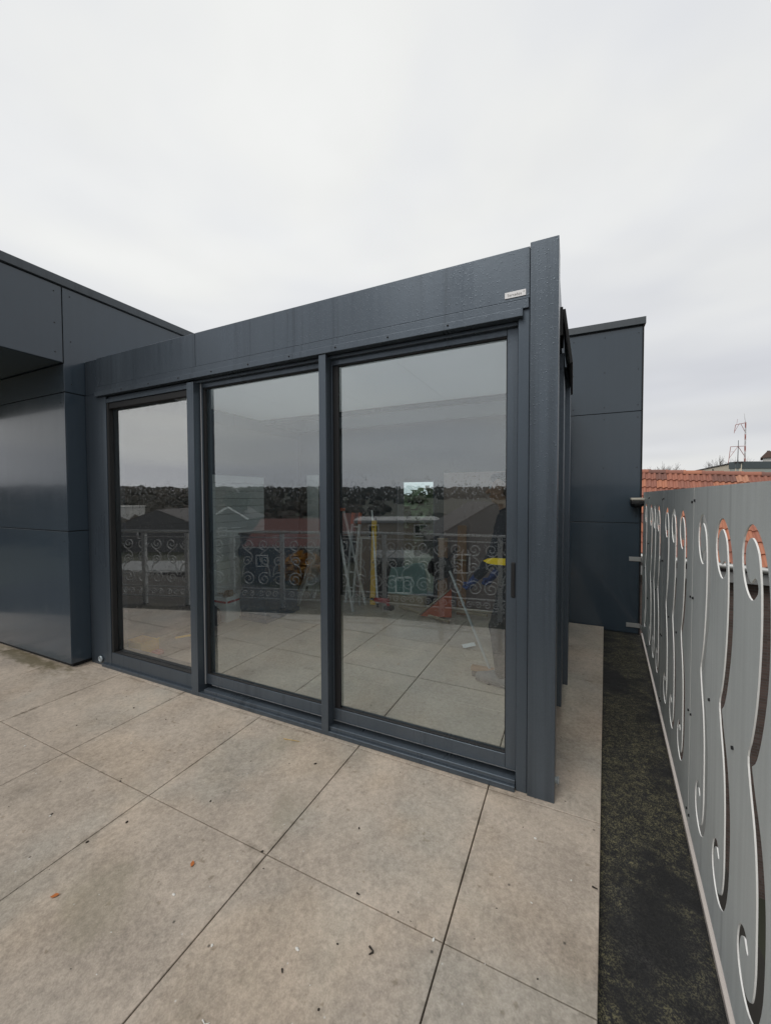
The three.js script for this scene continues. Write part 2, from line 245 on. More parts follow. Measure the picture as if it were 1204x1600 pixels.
// ------------------------------------------------------------------ glazed veranda
const ver = thing('glass_veranda', 'dark grey framed glass veranda with three tall panes on the tiled terrace', 'veranda', [-2.0, 0, -3.7]);
{
  const F = M.frame_paint, P = M.frame_paint_plain;
  part(ver, 'corner_post', box(-0.2, -0.068, 0.0, 2.825, -2.30, ZF + 0.012), F);
  part(ver, 'jamb', box(-0.258, -0.202, 0.0, 2.53, -2.28, ZF), P);
  part(ver, 'fascia', box(-2.618, -0.202, 2.556, 2.812, -2.32, ZF + 0.004), F);
  part(ver, 'fascia', box(-3.9, -2.622, 2.556, 2.812, -2.32, ZF + 0.004), F);
  part(ver, 'corner_cover', box(XL + 0.008, -3.902, 2.5, 2.81, -2.3, ZF - 0.004), P);
  const tr = part(ver, 'top_track', join([box(-3.9, -0.205, 2.505, 2.552, -2.28, ZF + 0.014), box(-3.9, -0.235, 2.462, 2.503, -2.28, ZF + 0.03), box(-3.9, -0.262, 2.44, 2.46, -2.28, ZF - 0.02)]), F);
  for (let x = -3.5; x < -0.3; x += 0.36) part(tr, 'screw', new THREE.SphereGeometry(0.006, 6, 4).translate(x, 2.485, ZF + 0.03), M.gasket);
  part(tr, 'end_cap', box(-0.242, -0.232, 2.46, 2.506, -2.2, ZF + 0.032), F);
  // fixed window on the left
  const fw = part(ver, 'fixed_window', join([box(XL + 0.008, -3.782, 0.0, 2.498, -2.28, ZF), box(-3.78, -2.702, 2.402, 2.438, -2.28, ZF - 0.003), box(-3.78, -2.702, 0.03, 0.14, -2.28, ZF - 0.003), box(-2.722, -2.702, 0.142, 2.40, -2.28, ZF - 0.003)]), P);
  part(fw, 'pane', box(-3.77, -2.715, 0.135, 2.395, -2.1985, -2.1975, 0).translate(0, 0, 0.022), M.glass_fixed);
  part(fw, 'glazing_strip', join([box(-3.78, -3.755, 0.14, 2.401, -2.174, ZF - 0.006), box(-3.755, -2.722, 2.35, 2.401, -2.174, ZF - 0.012), box(-3.755, -2.722, 0.14, 0.148, -2.174, ZF - 0.01)]), M.gasket);  // wide top strip stands in for the dark mirrored overhang; the rest is gasket
  part(ver, 'mullion', join([box(-2.7, -2.625, 0, 2.44, -2.27, ZF + 0.022)]), F);
  part(ver, 'mullion', join([box(-1.472, -1.418, 0.02, 2.462, -2.168, ZF + 0.022)]), F);
  const sill = part(ver, 'sill', join([box(-3.9, -0.26, 0.0, 0.03, -2.29, ZF + 0.02), box(-2.585, -0.26, 0.03, 0.055, -2.16, ZF + 0.004), box(-2.585, -0.26, 0.03, 0.05, -2.29, -2.26)]), F);
  part(sill, 'rail', box(-2.58, -0.262, 0.055, 0.068, -2.205, -2.192), M.aluminium);
  const leaf = (x0, x1, sl, sr, gm, handle, gk) => {
    const z1 = -2.17, z0 = -2.225, d = part(ver, 'sliding_door', join([box(x0, x0 + sl, 0.075, 2.458, z0, z1), box(x1 - sr, x1, 0.075, 2.458, z0, z1), box(x0 + sl, x1 - sr, 2.405, 2.458, z0, z1 - 0.002), box(x0 + sl, x1 - sr, 0.075, 0.152, z0, z1 - 0.002)]), F);
    part(d, 'pane', box(x0 + sl - 0.008, x1 - sr + 0.008, 0.146, 2.411, ZG - 0.0005, ZG + 0.0005, 0), gm);
    part(d, 'glazing_strip', join([box(x0 + sl, x0 + sl + gk, 0.152, 2.405, ZG + 0.002, z1 - 0.008), box(x0 + sl, x1 - sr, 2.397, 2.405, ZG + 0.002, z1 - 0.008), box(x0 + sl, x1 - sr, 0.152, 0.158, ZG + 0.002, z1 - 0.008), box(x1 - sr - 0.005, x1 - sr, 0.158, 2.397, ZG + 0.002, z1 - 0.008)]), M.gasket);
    part(d, 'edge_trim', box(x0 - 0.004, x0, 0.07, 2.45, z1 - 0.02, z1 + 0.004), M.aluminium);
    if (handle) part(d, 'handle', join([box(x1 - 0.03, x1 - 0.008, 1.015, 1.205, z1 - 0.01, z1 + 0.006, 0.008), box(x1 - 0.022, x1 - 0.016, 1.09, 1.1, z1 + 0.006, z1 + 0.009, 0.001)]), M.gasket);
    return d;
  };
  leaf(-2.62, -1.43, 0.012, 0.02, M.glass_mid, false, 0.022);
  leaf(-1.425, -0.262, 0.012, 0.056, M.glass_door, true, 0.04);
  part(ver, 'door_recess', join([box(-2.585, -0.26, 2.4585, 2.55, -2.3, -2.235), box(-0.262, -0.2, 0, 2.5, -2.36, -2.285)]), M.recess);
  // roof, side walls, rear wall lining
  const ring = (y0, y1, i) => join([box(XL + 0.01 + i, -0.4, y0, y1, -5.27, -5.2, 0), box(XL + 0.01 + i, -3.9, y0, y1, -5.2, -4.45, 0), box(-0.4, -0.195, y0, y1, -5.27, -2.33, 0)]);
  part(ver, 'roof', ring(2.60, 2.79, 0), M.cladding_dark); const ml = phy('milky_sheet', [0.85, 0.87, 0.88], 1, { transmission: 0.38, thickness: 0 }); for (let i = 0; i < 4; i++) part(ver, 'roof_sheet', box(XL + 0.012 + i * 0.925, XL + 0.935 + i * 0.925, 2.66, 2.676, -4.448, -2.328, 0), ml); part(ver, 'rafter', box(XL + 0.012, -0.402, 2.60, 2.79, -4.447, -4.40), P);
  part(part(ver, 'added_skylight', join([box(-3.96, -0.34, 2.793, 2.81, -5.26, -5.2), box(-3.96, -0.34, 2.793, 2.81, -4.45, -4.39), box(-3.96, -3.9, 2.793, 2.81, -5.2, -4.45), box(-0.4, -0.34, 2.793, 2.81, -5.2, -4.45)]), P), 'pane', box(-3.9, -0.4, 2.8, 2.801, -5.2, -4.45, 0), M.glass_clear);  // skylight added, out of sight, to light the tools by the rear wall
  const side = part(ver, 'side_frame', join([box(-0.19, -0.075, 2.5, 2.82, -5.28, -2.302), box(-0.19, -0.1, 0, 0.11, -5.28, -2.302), box(-0.19, -0.085, 0.11, 2.5, -2.46, -2.302), box(-0.19, -0.09, 0.11, 2.5, -3.72, -3.62), box(-0.19, -0.1, 0.11, 2.5, -5.28, -5.16)]), P);
  part(side, 'pane', box(-0.146, -0.145, 0.11, 2.5, -5.16, -3.72, 0), M.glass_clear);
  part(side, 'pane', box(-0.146, -0.145, 0.11, 2.5, -3.62, -2.46, 0), M.glass_clear);
  part(ver, 'shutter_panel', join([box(-0.084, -0.018, 0.235, 2.44, -3.66, -2.98), box(-0.084, -0.05, 0.25, 2.42, -2.978, -2.62)]), F);
  const fl = new RoundedBoxGeometry(0.018, 0.31, 0.78, 1, 0.004); fl.translate(0, -0.155, 0); fl.rotateZ(0.13); fl.translate(-0.052, 2.61, -2.84);
  part(ver, 'vent_flap', join([uvm(fl), box(-0.086, -0.056, 2.46, 2.62, -2.66, -2.44)]), M.gasket);
  part(ver, 'drain_plug', join([new THREE.TorusGeometry(0.022, 0.008, 8, 20).translate(-3.93, 0.062, ZF + 0.012), new THREE.CylinderGeometry(0.02, 0.02, 0.02, 18).rotateX(Math.PI / 2).translate(-3.93, 0.062, ZF + 0.006)]), std('plug_grey', [0.35, 0.4, 0.43], 0.35, { metalness: 0.4 }));
  part(ver, 'drain_plug', join([new THREE.CylinderGeometry(0.017, 0.015, 0.016, 18).rotateZ(Math.PI / 2).translate(-0.06, 0.075, -2.19), new THREE.TorusGeometry(0.016, 0.004, 8, 20).rotateY(Math.PI / 2).translate(-0.053, 0.075, -2.19)]), std('plug_white', [0.3, 0.33, 0.34], 0.5));
}
{ // maker's plate on the fascia
  const c = document.createElement('canvas'); c.width = 512; c.height = 136; const x = c.getContext('2d'); x.fillStyle = '#eceaea'; x.fillRect(0, 0, 512, 136); x.fillStyle = '#6c6864'; x.font = 'bold 84px sans-serif'; x.textBaseline = 'middle'; x.fillText('Terrados', 56, 78); x.font = 'bold 46px sans-serif'; x.fillText('®', 446, 48);
  const t = new THREE.CanvasTexture(c); t.colorSpace = THREE.SRGBColorSpace;
  const g = new RoundedBoxGeometry(0.103, 0.031, 0.003, 1, 0.0008).toNonIndexed(); const p = g.attributes.position, uv = new Float32Array(p.count * 2); for (let i = 0; i < p.count; i++) { uv[2 * i] = p.getX(i) / 0.103 + 0.5; uv[2 * i + 1] = p.getY(i) / 0.031 + 0.5; } g.setAttribute('uv', new THREE.BufferAttribute(uv, 2));
  g.translate(-0.272, 2.588, ZF + 0.0065);
  part(ver, 'name_plate', g, std('plate', [1, 1, 1], 0.4, { map: t }), 'small white name plate with grey lettering');
}

// ------------------------------------------------------------------ main building: cladding at left, rear wall
function rivets(root, list, nrm) { for (const [x, y, z] of list) { const g = new THREE.SphereGeometry(0.007, 7, 4); g.translate(x, y, z); part(root, 'rivet', g, M.gasket); } }
const bl = thing('clad_building', 'building clad in glossy dark blue-grey panels with an overhang, left of the veranda', 'building', [-6, 0, -3]);
{
  const C = M.cladding, g = 0.004;
  // upper side panels that face the terrace, then the lower block
  const up = [[-5.6, -3.9], [-3.9 + 0, -1.962], [-1.962, -0.972]];
  up.forEach(([z0, z1], i) => { const y0 = i < 2 ? 2.5 : 2.755; const p = part(bl, 'panel', box(XL - 0.01, XL, y0 + g, 3.42, z0 + g, z1 - g, 0.002), C); for (const z of [z0 + 0.06, z1 - 0.06]) for (const y of [y0 + 0.08, (y0 + 3.42) / 2, 3.36]) part(p, 'rivet', new THREE.SphereGeometry(0.0055, 7, 4).translate(XL, y, z), M.gasket); });
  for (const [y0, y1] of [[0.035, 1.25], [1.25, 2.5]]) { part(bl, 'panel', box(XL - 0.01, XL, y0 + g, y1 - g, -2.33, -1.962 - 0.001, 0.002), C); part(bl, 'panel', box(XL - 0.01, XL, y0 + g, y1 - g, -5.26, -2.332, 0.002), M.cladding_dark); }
  for (const [x0, x1] of [[-5.9, XL - 0.0005], [-7.7, -5.9], [-9.4, -7.7]]) for (const [y0, y1] of [[0.035, 1.25], [1.25, 2.5], [2.5, 2.752]]) { const p = part(bl, 'panel', box(x0 + g, x1 - (x1 > -4.2 ? 0 : g), y0 + g, y1 - g, -1.972, -1.962, 0.002), C); if (y1 > 1) for (const x of [x0 + 0.06, x1 - 0.06]) part(p, 'rivet', new THREE.SphereGeometry(0.0055, 7, 4).translate(x, y1 - 0.09, -1.962), M.gasket); }
  part(bl, 'soffit', box(-9.4, XL - 0.012, 2.756, 2.78, -1.965, -0.985, 0.002), C);
  part(bl, 'wall', join([box(-9.4, XL - 0.014, 2.785, 3.44, -5.6, -0.985, 0), box(-9.4, XL - 0.014, 0.03, 2.785, -5.6, -1.976, 0)]), M.recess);
  part(bl, 'plinth', box(-9.3, XL - 0.03, -0.06, 0.031, -5.6, -1.99, 0), M.recess);
  part(bl, 'roof_cap', box(-9.45, XL + 0.022, 3.43, 3.505, -5.62, -0.94, 0.004), M.cap_metal);
  for (const [x0, x1] of [[-5.9, XL], [-7.7, -5.9], [-9.4, -7.7]]) part(bl, 'panel', box(x0 + 0.004, x1 - 0.004, 2.757, 3.42, -0.982, -0.972, 0.002), C);
}
const rw = thing('rear_wall', 'tall dark panel-clad wall at the end of the narrow passage, right of the veranda', 'wall', [0.3, 0, -5.4]);
{
  const C = M.cladding, g = 0.004, W0 = -2.35, W1 = -1.76;
  for (const [y0, y1] of [[-0.04, 1.24], [1.24, 2.52], [2.52, 3.47]]) {
    const p = part(rw, 'panel', box(-0.5, 0.7, y0 + g, y1 - g, ZB - 0.01, ZB, 0.002), C);
    for (const x of [-0.0, 0.33, 0.665]) for (const y of [y0 + 0.07, (y0 + y1) / 2, y1 - 0.07]) part(p, 'rivet', new THREE.SphereGeometry(0.0055, 7, 4).translate(x, y, ZB), M.gasket);
  }
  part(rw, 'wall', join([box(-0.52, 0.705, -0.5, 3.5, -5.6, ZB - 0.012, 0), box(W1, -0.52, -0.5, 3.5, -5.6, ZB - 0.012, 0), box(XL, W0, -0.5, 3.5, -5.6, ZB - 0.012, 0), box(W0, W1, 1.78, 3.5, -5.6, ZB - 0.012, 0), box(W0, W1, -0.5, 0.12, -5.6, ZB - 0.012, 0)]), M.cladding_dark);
  part(rw, 'roof_cap', box(XL, 0.73, 3.485, 3.565, -5.65, ZB + 0.03, 0.004), M.cap_metal);
  part(rw, 'corner_trim', box(0.7005, 0.716, -0.5, 3.484, -5.62, ZB + 0.004, 0.002), M.recess);
  const w = part(rw, 'window', join([box(W0, W0 + 0.02, 0.12, 1.78, ZB - 0.06, ZB - 0.02), box(W1 - 0.02, W1, 0.12, 1.78, ZB - 0.06, ZB - 0.02), box(W0 + 0.02, W1 - 0.02, 1.76, 1.78, ZB - 0.06, ZB - 0.02), box(W0 + 0.02, W1 - 0.02, 0.12, 0.14, ZB - 0.06, ZB - 0.02)]), M.frame_paint_plain);
  part(w, 'pane', box(W0 + 0.015, W1 - 0.015, 0.135, 1.765, ZB - 0.041, ZB - 0.04, 0), M.glass_clear);
}
// light and brackets at the fence end
{
  const t = thing('wall_spotlight', 'small black spotlight with a pale top on the rear wall edge by the fence', 'spotlight', [0.66, 1.45, -5.24]);
  part(t, 'housing', join([new THREE.SphereGeometry(0.068, 16, 10, 0, 7, Math.PI * 0.35, Math.PI * 0.65).scale(1, 0.8, 0.8).translate(0.665, 1.47, -5.22), box(0.6, 0.735, 1.455, 1.5, -5.28, -5.17, 0.01)]), M.gasket);
  part(t, 'cover', box(0.6, 0.735, 1.502, 1.53, -5.275, -5.18, 0.008), std('cover_beige', [0.5, 0.47, 0.4], 0.6));
  for (const [y, w] of [[0.80, 0.12], [0.03, 0.14]]) { const b = solo('fixing_bracket', join([box(0.72 - w, 0.72, y, y + 0.05, ZB + 0.001, ZB + 0.006), box(0.714, 0.72, y, y + 0.05, ZB + 0.006, ZB + 0.12)]), M.aluminium_dull, y > 0.5 ? 'pale metal angle bracket halfway up the rear wall beside the fence' : 'pale metal angle bracket at the foot of the rear wall beside the fence', 'bracket', 'brackets holding the fence to the rear wall'); }
}

// ------------------------------------------------------------------ cut metal fence on the right
{
  const P0 = [0.735, -5.3], P1 = [0.446, -1.44], L = Math.hypot(P1[0] - P0[0], P1[1] - P0[1]), D = [(P1[0] - P0[0]) / L, (P1[1] - P0[1]) / L];
  const fence = thing('metal_fence', 'tall grey sheet metal fence with long curled cut-outs along the right edge', 'fence', [0.6, 0, -3.3]);
  // centre line of one cut-out: [along, height, half width]
  const key = [[0.030, 1.315, 0.024], [0.0, 1.298, 0.024], [-0.045, 1.315, 0.02], [-0.078, 1.37, 0.017], [-0.066, 1.43, 0.018], [-0.01, 1.462, 0.019], [0.055, 1.43, 0.021], [0.095, 1.36, 0.03], [0.112, 1.25, 0.034], [0.108, 1.11, 0.036], [0.082, 0.98, 0.032], [0.046, 0.885, 0.028], [0.016, 0.84, 0.02], [0.034, 0.79, 0.022], [0.092, 0.68, 0.03], [0.122, 0.57, 0.035], [0.130, 0.43, 0.035], [0.122, 0.30, 0.029], [0.09, 0.215, 0.022], [0.035, 0.183, 0.016], [-0.02, 0.2, 0.013], [-0.05, 0.25, 0.012], [-0.035, 0.32, 0.013], [0.005, 0.345, 0.012], [0.03, 0.325, 0.010]];
  const cc = new THREE.CatmullRomCurve3(key.map(([a, b]) => V(a, b, 0))), wid = new THREE.CatmullRomCurve3(key.map(([, , w], i) => V(i, w, 0)));
  const N = 90, left = [], right = [];
  for (let i = 0; i <= N; i++) { const t = i / N, p = cc.getPoint(t), d = cc.getTangent(t), w = wid.getPoint(t).y; left.push([p.x - d.y * w, p.y + d.x * w]); right.push([p.x + d.y * w, p.y - d.x * w]); }
  const cap = (t, sgn) => { const p = cc.getPoint(t), d = cc.getTangent(t), w = wid.getPoint(t).y, a0 = Math.atan2(sgn * d.x, -sgn * d.y); return [1, 2, 3, 4, 5].map((i) => [p.x + Math.cos(a0 - i / 6 * Math.PI) * w, p.y + Math.sin(a0 - i / 6 * Math.PI) * w]); };
  const outline = [...left, ...cap(1, 1), ...right.reverse(), ...cap(0, -1)];
  const panels = [[-0.03, 0.742, 2], [0.747, 1.907, 3], [1.912, 3.072, 3], [3.077, 4.237, 3], [4.242, 5.402, 3], [5.407, 6.14, 2]];
  panels.forEach(([s0, s1, n], k) => {
    const h0 = 0.012, h1 = 1.594, sh = new THREE.Shape([[s0, h0], [s1, h0], [s1, h1], [s0, h1]].map((p) => new THREE.Vector2(...p)));
    const c0 = k === 0 ? 0.06 : s0 + 0.225 - 0.01;
    for (let i = 0; i < n; i++) { const c = c0 + 0.322 * i; if (c + 0.16 > s1) continue; sh.holes.push(new THREE.Path(outline.map(([a, b]) => new THREE.Vector2(c + a, b)).reverse())); }
    const g = new THREE.ExtrudeGeometry(sh, { depth: 0.0042, bevelEnabled: false, curveSegments: 1 });
    const mtx = new THREE.Matrix4().makeBasis(V(D[0], 0, D[1]), V(0, 1, 0), V(-D[1], 0, D[0])); mtx.setPosition(P0[0], 0, P0[1]);
    // keep the face towards the terrace on the fence line, the thickness outward
    g.translate(0, 0, -0.0042); g.applyMatrix4(mtx);
    const p = part(fence, 'fence_panel', g, [M.sheet_face, M.sheet_edge]);
    const scr = (s, h) => { const q = new THREE.CylinderGeometry(0.006, 0.006, 0.006, 8); q.rotateZ(Math.PI / 2); q.translate(P0[0] + D[0] * s - 0.002, h, P0[1] + D[1] * s); part(p, 'screw', q, M.recess); };
    for (const h of [1.535, 1.09, 0.55, 0.075]) { scr(s0 + 0.028, h); scr(s1 - 0.028, h - 0.008); }
    for (const m of [0.39, 0.715]) if (s0 + m < s1 - 0.1) scr(s0 + m, 0.785);
  });
  // slim flashing under the fence
  const fb = (s0, s1, y0, y1, o0, o1) => { const g = box(0, s1 - s0, y0, y1, -o1, -o0, 0.002); g.applyMatrix4(new THREE.Matrix4().makeBasis(V(D[0], 0, D[1]), V(0, 1, 0), V(-D[1], 0, D[0])).setPosition(P0[0] + D[0] * s0, 0, P0[1] + D[1] * s0)); return g; };
  part(fence, 'bottom_flashing', fb(0, 6.12, -0.05, -0.028, -0.006, 0.03), std('flashing', [0.5, 0.45, 0.41], 0.5));
  for (let i = 0; i < 4; i++) part(fence, 'post', fb(0.72 + i * 1.165, 0.77 + i * 1.165, -0.4, 1.5, 0.03, 0.07), M.aluminium_dull);
}

// ------------------------------------------------------------------ scroll railing behind the camera
{
  const rail = thing('scroll_railing', 'grey iron railing with curled scrolls, mirrored across all the panes', 'railing', [-3, 0, 0.3]);
  const spiral = (cx, cy, R, turns, a0, dir) => { const pts = []; const n = Math.round(turns * 14); for (let i = 0; i <= n; i++) { const t = i / n, a = a0 + dir * t * turns * Math.PI * 2, r = R * (1 - 0.82 * t); pts.push([cx + Math.cos(a) * r, cy + Math.sin(a) * r]); } return pts; };
  const flat = [];                                                   // strokes of one 0.46 m module, mirrored halves
  for (const m of [1, -1]) {
    const big = spiral(m * 0.115, 0.36, 0.105, 1.7, m > 0 ? Math.PI * 0.9 : Math.PI * 0.1, -m), top = spiral(m * 0.115, 0.86, 0.09, 1.6, m > 0 ? Math.PI : 0, m), mid = spiral(m * 0.1, 0.615, 0.075, 1.5, m > 0 ? 0 : Math.PI, m);
    flat.push(big, top, mid, [[m * 0.025, 0.42], [m * 0.05, 0.54], [m * 0.16, 0.62], [m * 0.18, 0.7], [m * 0.06, 0.8], [m * 0.025, 0.86]]);
    flat.push(spiral(m * 0.055, 0.14, 0.048, 1.4, 0, 1), spiral(m * 0.165, 0.14, 0.048, 1.4, Math.PI, -1));
  }
  const segs = [[railA, railB, [0.0, 0.145, 0.31, 0.47, 0.65, 0.83, 1]], [railB, railC, [0.3, 0.58, 0.85]]];
  for (const [p, q, posts] of segs) {
    const len = Math.hypot(q[0] - p[0], q[1] - p[1]), d = [(q[0] - p[0]) / len, (q[1] - p[1]) / len], w = (s, y) => V(p[0] + d[0] * s, y, p[1] + d[1] * s);
    for (const f of posts) part(rail, 'post', beam(w(f * len, -0.05), w(f * len, 1.03), 0.06, 0.05, -Math.atan2(d[1], d[0])), M.iron);
    for (const [y, t] of [[1.045, 0.03], [0.965, 0.014], [0.22, 0.016], [0.075, 0.02]]) part(rail, 'rail', beam(w(0, y), w(len, y), t, y > 1 ? 0.06 : 0.02), M.iron);
    const n = Math.round(len / 0.46), st = len / n;
    for (let i = 0; i < n; i++) for (const s of flat) { const c = new THREE.CatmullRomCurve3(s.map(([a, b]) => w((i + 0.5) * st + a, b))); part(rail, 'scroll', new THREE.TubeGeometry(c, Math.max(12, s.length + 4), 0.0075, 5), M.iron); }
  }
}

// ------------------------------------------------------------------ things inside the veranda, seen through the glass
std('pink_board', [0.26, 0.2, 0.18], 0.8); std('yellow', [0.9, 0.54, 0.015], 0.5); std('teal', [0.22, 0.36, 0.34], 0.7);
std('orange_red', [0.5, 0.1, 0.04], 0.7); std('timber', [0.3, 0.16, 0.08], 0.8); std('pale_timber', [0.42, 0.34, 0.24], 0.8); std('black_cloth', [0.012, 0.012, 0.014], 0.9); std('card', [0.3, 0.2, 0.11], 0.9); std('red', [0.45, 0.03, 0.03], 0.5); std('white_paint', [0.84, 0.85, 0.84], 0.5);
phy('blue_film', [0.05, 0.08, 0.12], 0.25, { clearcoat: 0.6, clearcoatRoughness: 0.1 });
{
  const t = thing('siding_panel', 'pale white corrugated panel standing on the floor along the left inner wall', 'panel', [-4.0, 0, -3.9]);
  for (let i = 0; i < 18; i++) part(t, 'board', box(XL + 0.02, XL + 0.05 + (i % 2) * 0.004, 0.02 + i * 0.101, 0.118 + i * 0.101, -4.4, -3.42, 0.004), M.white_board);
}
{
  const t = thing('plaster_board', 'narrow white board upright against the rear wall, left of the step ladder', 'board', [-3.8, 0, -5.2]); part(t, 'sheet', box(-3.92, -3.7, 0.0, 1.9, -5.27, -5.25), M.white_board); part(t, 'edge_strip', box(-3.7, -3.69, 0, 1.9, -5.268, -5.252), M.aluminium_dull);
  const u = thing('plaster_board', 'wide dull pink board upright against the rear wall behind the worker', 'board', [-1.2, 0, -5.2]); part(u, 'sheet', box(-1.6, -0.45, 0.0, 1.88, -5.275, -5.262), M.pink_board); part(u, 'edge_strip', box(-1.61, -1.6, 0, 1.88, -5.274, -5.262), std('pink_edge', [0.3, 0.24, 0.22], 0.8));
}
{
  const t = thing('wrapped_cabinet', 'dark blue cabinet wrapped in crumpled film on the veranda floor', 'cabinet', [-3.55, 0, -4.0]);
  const g = new THREE.BoxGeometry(0.42, 1.06, 0.62, 10, 22, 12), p = g.attributes.position; for (let i = 0; i < p.count; i++) { const x = p.getX(i), y = p.getY(i), z = p.getZ(i), n = fbm(x * 9 + 50 + z * 5, y * 7 + 50, 999, 999, 301, 3) - 0.5; p.setXYZ(i, x * (1 + 0.22 * n), y * (1 + 0.03 * n), z * (1 + 0.2 * n)); } g.computeVertexNormals(); g.translate(-3.6, 0.55, -4.0);
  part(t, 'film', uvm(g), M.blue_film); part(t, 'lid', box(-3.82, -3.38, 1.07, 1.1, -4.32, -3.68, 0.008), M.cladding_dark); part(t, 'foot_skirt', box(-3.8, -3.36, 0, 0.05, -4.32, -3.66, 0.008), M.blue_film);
}
{
  const t = thing('white_bin', 'white open box with a red stripe, filled with brown card scraps', 'box', [-3.95, 0, -3.7]);
  const w = 0.12; part(t, 'body', join([box(-3.96 - w, -3.96 + w, 0, 0.012, -3.62 - w, -3.62 + w), ...[[-w, -w + 0.008, -w, w], [w - 0.008, w, -w, w], [-w, w, -w, -w + 0.008], [-w, w, w - 0.008, w]].map(([a, b, c, d], i) => box(-3.96 + a + (i > 1 ? 0.009 : 0), -3.96 + b - (i > 1 ? 0.009 : 0), 0.012, 0.31, -3.62 + c, -3.62 + d))]), M.white_paint);
  part(t, 'stripe', box(-3.96 + w + 0.001, -3.96 + w + 0.003, 0.235, 0.262, -3.62 - w + 0.01, -3.62 + w - 0.01), M.red); part(t, 'stripe', box(-3.96 - w + 0.01, -3.96 + w - 0.01, 0.235, 0.262, -3.62 + w + 0.001, -3.62 + w + 0.003), M.red);
  const r = rng(4), sc = []; for (let i = 0; i < 14; i++) { const g = new THREE.BoxGeometry(0.1, 0.004, 0.07); g.rotateX(r() * 2); g.rotateY(r() * 6); g.translate(-3.96 + (r() - 0.5) * 0.12, 0.29 + r() * 0.04, -3.62 + (r() - 0.5) * 0.12); sc.push(uvm(g)); } part(t, 'card_scraps', join(sc), M.card);
}
function lump(cx, cy, cz, sx, sy, sz, seed, amp = 0.5) { const g = new THREE.SphereGeometry(1, 20, 14), p = g.attributes.position; for (let i = 0; i < p.count; i++) { const x = p.getX(i), y = p.getY(i), z = p.getZ(i), k = 1 + amp * (fbm(x * 2.5 + 40 + seed, y * 2.5 + z * 2.1 + 40, 999, 999, seed, 3) - 0.5); p.setXYZ(i, cx + x * k * sx, Math.max(cy + y * k * sy, 0.004), cz + z * k * sz); } g.computeVertexNormals(); return uvm(g); }
{
  const t = thing('tool_bag', 'dark cloth bag slumped on the floor in front of the white box', 'bag', [-3.95, 0, -3.35]); part(t, 'cloth', lump(-3.93, 0.1, -3.33, 0.13, 0.16, 0.12, 311), M.black_cloth);
  const h = new THREE.TorusGeometry(0.09, 0.009, 6, 16, Math.PI); h.translate(-3.93, 0.2, -3.33); part(t, 'strap', uvm(h), M.black_cloth); part(t, 'clear_bottle', join([new THREE.CylinderGeometry(0.035, 0.035, 0.16, 12).rotateZ(1.4).translate(-3.8, 0.04, -3.2), new THREE.CylinderGeometry(0.015, 0.015, 0.04, 10).rotateZ(1.4).translate(-3.7, 0.055, -3.2)]), M.pink_board);
}
{
  const t = thing('step_ladder', 'aluminium step ladder standing open by the rear wall, behind the middle mullion', 'ladder', [-3.2, 0, -4.75]);
  const top = V(-3.03, 1.36, -4.74); for (const z of [-4.92, -4.56]) { for (const o of [0, 0.05]) part(t, 'leg', beam(V(-3.62 + o, 0, z), V(-3.08 + o * 0.5, 1.36, -4.74 + (z + 4.74) * 0.6), 0.024, 0.05), M.aluminium); part(t, 'leg', beam(V(-2.66, 0, z), V(-2.98, 1.36, -4.74 + (z + 4.74) * 0.6), 0.022, 0.04), M.aluminium); }
  for (let i = 1; i < 5; i++) { const f = i / 5; part(t, 'step', box(lerp(-3.62, -3.08, f) - 0.02, lerp(-3.62, -3.08, f) + 0.06, 1.36 * f - 0.012, 1.36 * f + 0.012, -4.92 + 0.07 * f, -4.56 - 0.07 * f), M.aluminium); }
  part(t, 'top_cap', box(-3.12, -2.95, 1.35, 1.39, -4.86, -4.62, 0.008), M.orange_red);
}
